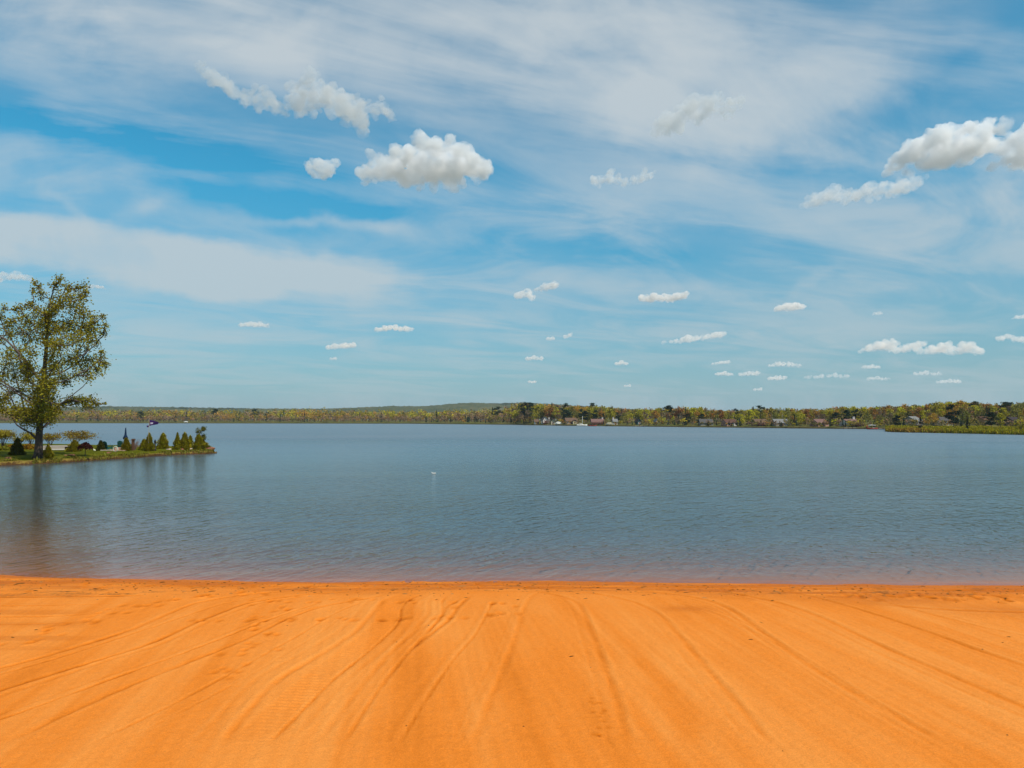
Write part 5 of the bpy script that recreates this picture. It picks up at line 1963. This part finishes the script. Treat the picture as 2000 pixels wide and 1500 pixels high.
tr = random.Random(21)
KP = {0: ['green'] * 7 + ['olive'] * 5 + ['lime'] * 3 + ['russet'] + ['orange'] * 2 + ['bare'] * 3 + ['spruce'] * 1 + ['pine'] * 1}
LABS = {k: DESC[k] + ' tree in the mixed woods of the right far shore' for k in DESC}
LABS['spruce'] = 'dark green spruce in the mixed woods of the right far shore'
LABS['pine'] = 'dark green pine in the mixed woods of the right far shore'
count = 0
for row, (s0, s1, step, f0, f1) in enumerate([(7, 20, 9.0, .45, .72), (26, 44, 7.0, .62, .94), (50, 80, 8.0, .80, 1.05)]):
    px = 1006.0
    while px < 2070:
        p_ = px + tr.uniform(-4, 4)
        px += step * tr.uniform(.7, 1.3)
        if row == 0 and (in_house(p_) or p_ > 1740):
            continue
        s = tr.uniform(s0, s1)
        kk = tr.choice(KP[0]) if row else tr.choice(['olive', 'olive', 'bare', 'bare', 'green', 'pine', 'spruce', 'lime'])
        if 1095 < p_ < 1190 and row == 2:
            kk = tr.choice(['green', 'lime', 'green', 'orange'])
        if 1290 < p_ < 1345 and row == 1:
            kk = tr.choice(['bare', 'olive', 'russet'])
        if 1500 < p_ < 1640 and row:
            kk = tr.choice(['orange', 'green', 'green', 'bare', 'olive'])
        if 1820 < p_ < 1900 and row == 2:
            kk = tr.choice(['green', 'lime', 'orange'])
        Yb = float(far_shore(p_)) + s
        z = float(land_h(np.array(p_), np.array(s)))
        z = max(z, 0.2)
        top = CAM_H + (818 - sky_r(p_)) / FPX * Yb
        h = (top - z) * tr.uniform(f0, f1)
        if kk in ('spruce', 'pine') and row == 2:
            h *= 1.06
        topy = 818 - (z + h - CAM_H) * FPX / Yb
        far_tree(kk, p_, s, topy, LABS[kk], kk + ' trees of the right far shore', widen=tr.uniform(.85, 1.15))
        count += 1
print('right shore trees', count)


# ------------------------------------------------------------------ woods that read as one mass
def wood_mass(name, spots, kinds_col, n_leaf=70, seed=1):
    """spots: (px, s, height, kind)"""
    rg = np.random.default_rng(seed)
    Cc, Aa, Bb, Tt = [], [], [], []
    for (px, s, h, k) in spots:
        b = shore_pt(px, s)
        col = np.array(kinds_col[k]) * rg.uniform(.75, 1.25) * np.array([rg.uniform(.9, 1.1), 1, rg.uniform(.8, 1.2)])
        wd = h * (rg.uniform(.30, .42) if k != 'pine' else rg.uniform(.14, .2))
        n = n_leaf
        if k == 'pine':
            u = rg.random(n) ** .6
            zz = h * (1 - u * .9)
            rad = wd * u * rg.uniform(.3, 1, n)
            a = rg.uniform(0, 6.28, n)
            P = np.stack([rad * np.cos(a), rad * np.sin(a), zz], 1)
        else:
            lob = rg.normal(0, 1, (7, 3)) * np.array([wd * .55, wd * .55, h * .15]) + (0, 0, h * .66)
            lob[:, 2] = np.minimum(lob[:, 2], h * .90)
            P = lob[rg.integers(0, 7, n)] + rg.normal(0, 1, (n, 3)) * np.array([wd * .24, wd * .24, h * .075])
        P = P + np.array(b)
        A, B = rand_axes(n, .034 * h + .08, rg)
        Cc.append(P); Aa.append(A); Bb.append(B)
        Tt.append(np.tile(col, (n, 1)))
        # stem
        m_ = 3
        Cc.append(np.array([[0, 0, h * .18], [wd * .2, 0, h * .35], [-wd * .2, 0, h * .35]]) + np.array(b))
        Aa.append(np.tile([[h * .011, 0, 0]], (m_, 1)))
        Bb.append(np.array([[0, 0, h * .25], [wd * .15, 0, h * .22], [-wd * .15, 0, h * .22]]))
        Tt.append(np.tile([.13, .095, .07], (m_, 1)))
    C, A, B, Tn = map(np.concatenate, (Cc, Aa, Bb, Tt))
    me = quads_mesh(name, C, A, B, leafy(name + '_foliage', (0, 0, 0), .15, .010, .15, 0, True))
    at_ = me.attributes.new('tint', 'FLOAT_COLOR', 'POINT')
    at_.data.foreach_set('color', np.repeat(np.concatenate([Tn, np.ones((len(Tn), 1))], 1), 4, 0).astype(np.float32).ravel())
    ob = bpy.data.objects.new(name, me)
    COL.objects.link(ob)
    ob['kind'] = 'stuff'
    return ob


WC = dict(green=(0.319, 0.247, 0.028), olive=(0.215, 0.178, 0.045), lime=(0.431, 0.350, 0.028), russet=(0.310, 0.159, 0.051), orange=(0.382, 0.215, 0.045), bare=(0.263, 0.168, 0.096), pine=(0.041, 0.064, 0.035))
tr = random.Random(5)
spots = []
SKY_L = np.array([(-300, 797), (0, 798), (100, 798), (240, 798), (400, 799), (520, 798.5), (620, 797.5), (700, 799.5), (780, 800), (840, 801), (900, 799), (960, 797), (1010, 796)])
for row, (s0, s1, cnt_, f0, f1) in enumerate([(10, 22, 190, .34, .62), (26, 50, 190, .5, .82), (55, 90, 210, .68, .95), (100, 180, 260, .82, 1.02)]):
    for k in range(cnt_):
        px = -260 + (1290) * (k + tr.random()) / cnt_
        s = tr.uniform(s0, s1)
        Yb = float(far_shore(px)) + s
        z = float(land_h(np.array(px), np.array(s)))
        h = (CAM_H + (818 - float(np.interp(px, SKY_L[:, 0], SKY_L[:, 1]))) / FPX * Yb - z) * tr.uniform(f0, f1)
        if row == 0:
            kk = tr.choice(['bare'] * 5 + ['olive', 'orange', 'pine'])
        else:
            kk = tr.choice(['green'] * 4 + ['olive'] * 4 + ['orange'] * 2 + ['bare'] * 3 + ['lime'] * 1 + ['pine'] * 1)
            if 560 < px < 640:
                kk = tr.choice(['orange', 'green', 'lime', 'orange'])
            if px > 660:
                kk = tr.choice(['green', 'lime', 'green', 'olive', 'bare', 'orange'])
        if px > 880 and row < 2:
            kk = tr.choice(['bare', 'olive', 'pine', 'bare'])
        spots.append((px, s, h, kk))
for k in range(520):
    px = -260 + 1290 * (k + tr.random()) / 520
    spots.append((px, tr.uniform(5, 40), tr.uniform(2.5, 6.5), tr.choice(['bare'] * 5 + ['orange', 'olive', 'russet', 'olive'] + (['pine'] if px > 620 else []))))
wood_mass('far_left_woods', spots, WC, 74, 3)
spots = []
for k in range(520):
    px = 985 + 1190 * (k + tr.random()) / 520
    s = tr.uniform(70, 190)
    Yb = float(far_shore(px)) + s
    z = float(land_h(np.array(px), np.array(s)))
    h = (CAM_H + (818 - sky_r(px)) / FPX * Yb - z) * tr.uniform(.84, 1.0)
    spots.append((px, s, h, tr.choice(['green'] * 4 + ['olive'] * 3 + ['lime'] * 2 + ['orange'] * 2 + ['russet'] + ['bare'] * 2 + ['pine'])))
wood_mass('right_hill_woods', spots, WC, 90, 4)
# low brush between the trees of the right shore
spots = []
for k in range(560):
    px = 1002 + 1080 * (k + tr.random()) / 560
    hs_ = in_house(px, 1)
    if hs_ and tr.random() < .45:
        continue
    s = tr.uniform(1.5, 24) if px < 1728 else tr.uniform(8, 40)
    spots.append((px, s if not hs_ else tr.uniform(2, 7), tr.uniform(1.6, 4.4) if not hs_ else tr.uniform(.8, 2.4 if px < 1300 else 3.6), tr.choice(['bare'] * 3 + ['olive'] * 3 + ['pine'] * 2 + ['orange'] + ['lime'])))
wood_mass('shore_brush', spots, WC, 60, 6)

# dark conifers that stand out of the left woods
LD = [(421, 799.5, 'tallest dark conifer in the left woods, standing alone'), (548, 808, 'dark conifer low in the left woods below the orange crowns'), (595, 806, 'pair-like dark conifer under the orange-tinged crowns of the left woods'),
      (275, 804, 'dark conifer in the left woods above the flagpole'), (344, 806, 'small dark conifer in the left woods right of the flagpole'), (365, 804, 'dark conifer in the left woods above the tip of the point'),
      (498, 800, 'thin dark conifer top breaking the skyline of the left woods'), (745, 806, 'dark conifer in the left woods left of the hill'), (962, 795.5, 'slender dark spire nearest the right shore on the woods skyline'), (973, 794.5, 'dark spire just right of the slender spire on the woods skyline'),
      (853, 801, 'dark conifer below the left shoulder of the hill')]
for i, (px, ty, lab) in enumerate(LD):
    far_tree('spruce' if i % 3 else 'pine', px, 40 if ty < 803 else 16, ty, lab, widen=1.0)

# ------------------------------------------------------------------ cumulus clouds (volumes on one cloud base, far above the haze)
CLOUD_BASE = 900.0
ctex_a = bpy.data.textures.new('cloud_billow', 'CLOUDS')
ctex_a.noise_scale = 1.0
ctex_a.noise_depth = 3


def cloud_mat(name, dens, size, tiny, air_warm=0.0, dim=1.0):
    m, T, out = material(name)
    tcn = T.new('ShaderNodeTexCoord')
    P = tcn.outputs['Object']
    _, _, z = T.sep(P)
    n = T.noise(P, 3.2 / size, 4, 0.6)
    soft = T.rng(z, -size * .22, size * .32, 0.15, 1.0)          # ragged thin bases
    dens = T.mul(T.mul(T.rng(n, 0.34, 0.62, 0.04, 1.5), soft), dens)
    v = T.new('ShaderNodeVolumePrincipled')
    v.inputs['Color'].default_value = (0.995 * dim, (0.987 - .035 * air_warm) * dim, (0.985 - .075 * air_warm) * dim, 1)  # reddening by distant air, put into the vapour colour of low clouds
    v.inputs['Anisotropy'].default_value = 0.25
    T.put(v.inputs['Density'], dens)
    T.l.new(v.outputs[0], out.inputs['Volume'])
    return m


def cloud(puffs, base_py, od, label, seed, depth=0.55, flat=True, dim=1.0):
    """puffs: (px, py, r) discs of the outline; od: optical depth through the typical thickness"""
    r0 = random.Random(seed)
    cx = sum(p[0] for p in puffs) / len(puffs)
    d = ray(cx, base_py)
    Y = (CLOUD_BASE - CAM_H) / d[2] * d[1]
    k = Y / d[1] / FPX                              # metres per pixel at that distance
    o0 = at(cx, base_py, Y)
    bm = bmesh.new()
    wid = (max(p[0] + p[2] for p in puffs) - min(p[0] - p[2] for p in puffs))
    zmin = -1e9
    def ball(x, y, z, r):
        bmesh.ops.create_icosphere(bm, subdivisions=2, radius=r, matrix=Matrix.Translation((x, y, z)))
    full = list(puffs)
    for a, b in zip(puffs[:-1], puffs[1:]):              # bridge neighbouring puffs
        if abs(a[0] - b[0]) < 2.4 * (a[2] + b[2]):
            full.append(((a[0] + b[0]) / 2, (a[1] + b[1]) / 2 + r0.uniform(0, .15) * a[2], (a[2] + b[2]) / 2 * .85))
    for (px, py, r) in full:
        q = at(px, py, Y) - o0
        R_ = r * k * .88
        dep = depth * min(wid, 5 * r) * k
        small = r < 14
        ball(q[0], 0, q[2], R_ * (.82 if small else .60))
        for j in range(7 if small else 26):
            a, b_ = r0.uniform(0, 2 * math.pi), r0.uniform(-1, 1)
            cc = math.sqrt(1 - b_ * b_)
            u = r0.uniform(.35, .72)
            ball(q[0] + math.cos(a) * cc * R_ * u, math.sin(a) * cc * (R_ * u + dep * r0.random()), q[2] + b_ * R_ * u * .72, R_ * (r0.uniform(.36, .55) if small else r0.uniform(.28, .48)))
    hgt = max(max(p[1] + p[2] for p in puffs) - min(p[1] - p[2] for p in puffs), 8) * k
    if flat:
        for v in bm.verts:
            if v.co.z < 0.0:
                v.co.z *= 0.45
    me = bpy.data.meshes.new('cumulus_cloud')
    bm.to_mesh(me)
    bm.free()
    ob = bpy.data.objects.new('cumulus_cloud', me)
    ob.location = o0
    COL.objects.link(ob)
    rm = ob.modifiers.new('skin', 'REMESH')
    rm.mode = 'VOXEL'
    tiny = max(p[2] for p in puffs) < 14
    vs = max(hgt / (18.0 if tiny else 34.0), wid * k / 150.0)
    rm.voxel_size = vs
    for (sc, st) in (((0.5, 0.22), (0.20, 0.16)) if tiny else ((0.40, 0.10), (0.15, 0.09), (0.06, 0.065))):
        t = bpy.data.textures.new('cloud_billow', 'CLOUDS')
        t.noise_scale = hgt * sc
        t.noise_depth = 2
        dm = ob.modifiers.new('billow', 'DISPLACE')
        dm.texture = t
        dm.texture_coords = 'GLOBAL'
        dm.strength = hgt * st
        dm.mid_level = 0.5
    me.materials.append(cloud_mat('cloud_vapour', od * (.8 if tiny else .85) / hgt, hgt, tiny, min(max((base_py - 480) / 160, 0), 1), dim))
    ob['label'] = label
    ob['category'] = 'cloud'
    ob['group'] = 'cumulus clouds in the sky'
    return ob


cloud([(712, 345, 22), (745, 330, 30), (790, 322, 36), (835, 316, 36), (862, 308, 30), (888, 309, 33), (910, 314, 28), (930, 326, 28), (950, 325, 20), (890, 340, 30), (840, 345, 28), (785, 345, 22)],
      352, 9.0, 'largest heaped white cloud near the middle of the sky', 1)
cloud([(610, 333, 17), (632, 325, 20), (655, 318, 13), (630, 342, 14)], 345, 5.0, 'small ragged cloud just left of the largest white cloud', 2)
cloud([(410, 148, 22), (432, 158, 20), (460, 182, 20), (492, 196, 18), (525, 195, 22), (545, 210, 18)], 215, 4.2, 'thin lumpy arm of cloud curling over the upper left sky', 3, flat=False, dim=.93)
cloud([(572, 205, 20), (590, 197, 26), (630, 185, 30), (665, 200, 28), (690, 225, 34), (712, 215, 20), (748, 208, 16), (762, 226, 14)], 235, 5.5, 'grey white clumped cloud above and left of the largest cloud', 4, flat=False, dim=.94)
cloud([(1762, 312, 28), (1795, 290, 34), (1840, 272, 34), (1885, 262, 30), (1912, 252, 18), (1898, 288, 34), (1860, 300, 34), (1815, 315, 28), (1925, 290, 20)], 318, 9.0, 'big bright cloud with a grey underside at the right', 5)
cloud([(1980, 270, 26), (2015, 262, 40), (2050, 285, 50), (1990, 300, 26)], 318, 7.0, 'bright cloud cut off by the right edge of the view', 6)
cloud([(1592, 390, 22), (1622, 378, 20), (1660, 385, 18), (1695, 372, 22), (1735, 366, 24), (1775, 365, 20)], 400, 3.6, 'long pale cloud below the big bright cloud at the right', 7)
cloud([(1300, 240, 30), (1345, 222, 30), (1395, 208, 26), (1435, 205, 20)], 250, 4.5, 'dim grey cloud merging with the upper veil of cirrus', 8, flat=False, dim=.95)
cloud([(1160, 352, 14), (1190, 348, 16), (1220, 356, 12), (1255, 346, 14), (1272, 342, 9)], 362, 2.6, 'thin two-lobed wisp of cloud right of the largest cloud', 9)
cloud([(1013, 577, 12), (1032, 572, 13), (1040, 584, 9)], 584, 6.0, 'lower left puff of the slanting pair of clouds', 10)
cloud([(1050, 566, 9), (1066, 560, 11), (1084, 556, 11)], 566, 6.0, 'upper right puff of the slanting pair of clouds', 11)
cloud([(1254, 583, 11), (1275, 580, 12), (1297, 581, 12), (1318, 581, 12), (1337, 577, 10)], 590, 7.0, 'oblong white cloud with an upturned right end', 12)
cloud([(1520, 604, 9), (1537, 599, 12), (1555, 598, 12), (1566, 600, 8)], 607, 7.0, 'smooth domed little cloud right of the oblong white cloud', 13)
cloud([(472, 635, 7), (490, 633, 9), (508, 634, 9), (522, 636, 6)], 639, 4.0, 'leftmost of the small clouds low over the lake', 14)
cloud([(735, 644, 7), (752, 641, 9), (772, 640, 9), (792, 642, 9), (803, 643, 6)], 647, 6.0, 'flat little cloud low in the sky below the largest cloud', 15)
cloud([(640, 679, 7), (656, 677, 9), (674, 675, 9), (690, 674, 8)], 681, 6.0, 'rosy small cloud above a tiny scrap of cloud, left of the hill', 16)
cloud([(646, 701, 4), (655, 700, 5)], 703, 3.0, 'tiny scrap of cloud under the rosy small cloud', 17)
cloud([(1298, 669, 8), (1320, 667, 8), (1345, 661, 12), (1372, 659, 10), (1396, 655, 10), (1413, 652, 8)], 670, 5.0, 'slanting streak of cloud below the oblong white cloud', 18)
cloud([(1070, 662, 6), (1080, 661, 6)], 664, 3.5, 'faint left one of two specks of cloud', 19)
cloud([(1104, 658, 7), (1113, 654, 7)], 660, 4.5, 'brighter right one of two specks of cloud', 20)
cloud([(1030, 701, 6), (1042, 699, 7), (1057, 700, 6)], 704, 5.0, 'small pink-white cloud straight above the far hill', 21)
cloud([(1204, 711, 5), (1214, 708, 7), (1224, 711, 5)], 713, 5.0, 'small peaked cloud above the pink-roofed house', 22)
cloud([(1034, 746, 4), (1044, 746, 4)], 748, 5.0, 'tiny cloud lowest over the end of the hill', 23)
cloud([(1221, 754, 3.5), (1230, 753, 4)], 756, 3.0, 'tiny faint cloud lowest above the pink-roofed house', 24)
cloud([(1392, 711, 5), (1408, 708, 6), (1422, 707, 6)], 712, 4.0, 'thin flat cloud topmost in the low right cluster', 25)
cloud([(1502, 714, 5), (1520, 711, 7), (1540, 711, 7), (1560, 714, 6)], 717, 4.0, 'wide flat cloud at the top of the low right cluster', 26)
cloud([(1402, 731, 6), (1416, 729, 7), (1428, 731, 5)], 735, 4.5, 'left end cloud of the middle row in the low right cluster', 27)
cloud([(1446, 731, 6), (1462, 729, 7), (1478, 729, 7)], 735, 3.5, 'middle cloud of the middle row in the low right cluster', 28)
cloud([(1504, 739, 6), (1517, 738, 7), (1530, 738, 6)], 743, 4.0, 'right end cloud of the middle row in the low right cluster', 29)
cloud([(1475, 761, 4), (1486, 760, 4.5)], 763, 4.0, 'lowest speck of cloud in the low right cluster', 30)
cloud([(1684, 685, 8), (1708, 678, 14), (1732, 673, 17), (1752, 684, 10), (1784, 677, 16), (1808, 688, 10), (1838, 680, 18), (1862, 690, 10), (1888, 678, 17), (1915, 687, 11)],
      692, 6.0, 'long bank of heaped clouds low at the right', 31)
cloud([(1950, 661, 9), (1968, 657, 9), (1990, 663, 9), (2010, 664, 10)], 668, 4.0, 'cloud by the right edge above the long bank', 32)
cloud([(1690, 717, 6), (1704, 715, 7), (1716, 717, 5)], 720, 3.0, 'small pale cloud just under the long bank', 33)
cloud([(1580, 737, 6), (1605, 735, 7), (1632, 733, 7), (1652, 735, 6)], 740, 2.4, 'hazy flat cloud left of the small clouds under the bank', 34)
cloud([(1696, 740, 6), (1715, 738, 6), (1730, 740, 5)], 744, 2.4, 'hazy cloud under the small pale cloud below the bank', 35)
cloud([(1788, 730, 6), (1810, 728, 7), (1834, 730, 6)], 734, 2.4, 'hazy cloud under the middle of the long bank', 36)
cloud([(1838, 746, 6), (1856, 744, 7), (1872, 745, 6)], 749, 3.0, 'lowest hazy cloud under the right end of the bank', 37)
cloud([(5, 540, 13), (30, 537, 13), (52, 543, 11), (-20, 540, 14)], 547, 3.0, 'pale cloud at the left edge behind the tall tree', 38)
cloud([(172, 561, 6), (188, 559, 6), (200, 561, 5)], 563, 3.5, 'small flat cloud just right of the top of the tall tree', 39)
cloud([(1708, 613, 5), (1718, 612, 6)], 615, 2.2, 'faint lone speck above the long bank of clouds', 40)
cloud([(1985, 620, 6), (2003, 618, 8)], 622, 3.5, 'little cloud at the right edge, highest above the bank', 41)

# ------------------------------------------------------------------ thin haze over lake and hills (the clouds and sky lie outside)
hm, HT, hout = material('haze_air')
hv = HT.new('ShaderNodeVolumePrincipled')
hv.inputs['Color'].default_value = (0.80, 0.90, 1.0, 1)
hv.inputs['Anisotropy'].default_value = 0.3
hv.inputs['Density'].default_value = 0.00008
HT.l.new(hv.outputs[0], hout.inputs['Volume'])
hz_ob = MB().box(-4100, 4100, -300, 5300, -4.0, 84.0).build('haze', hm)
hz_ob['kind'] = 'stuff'
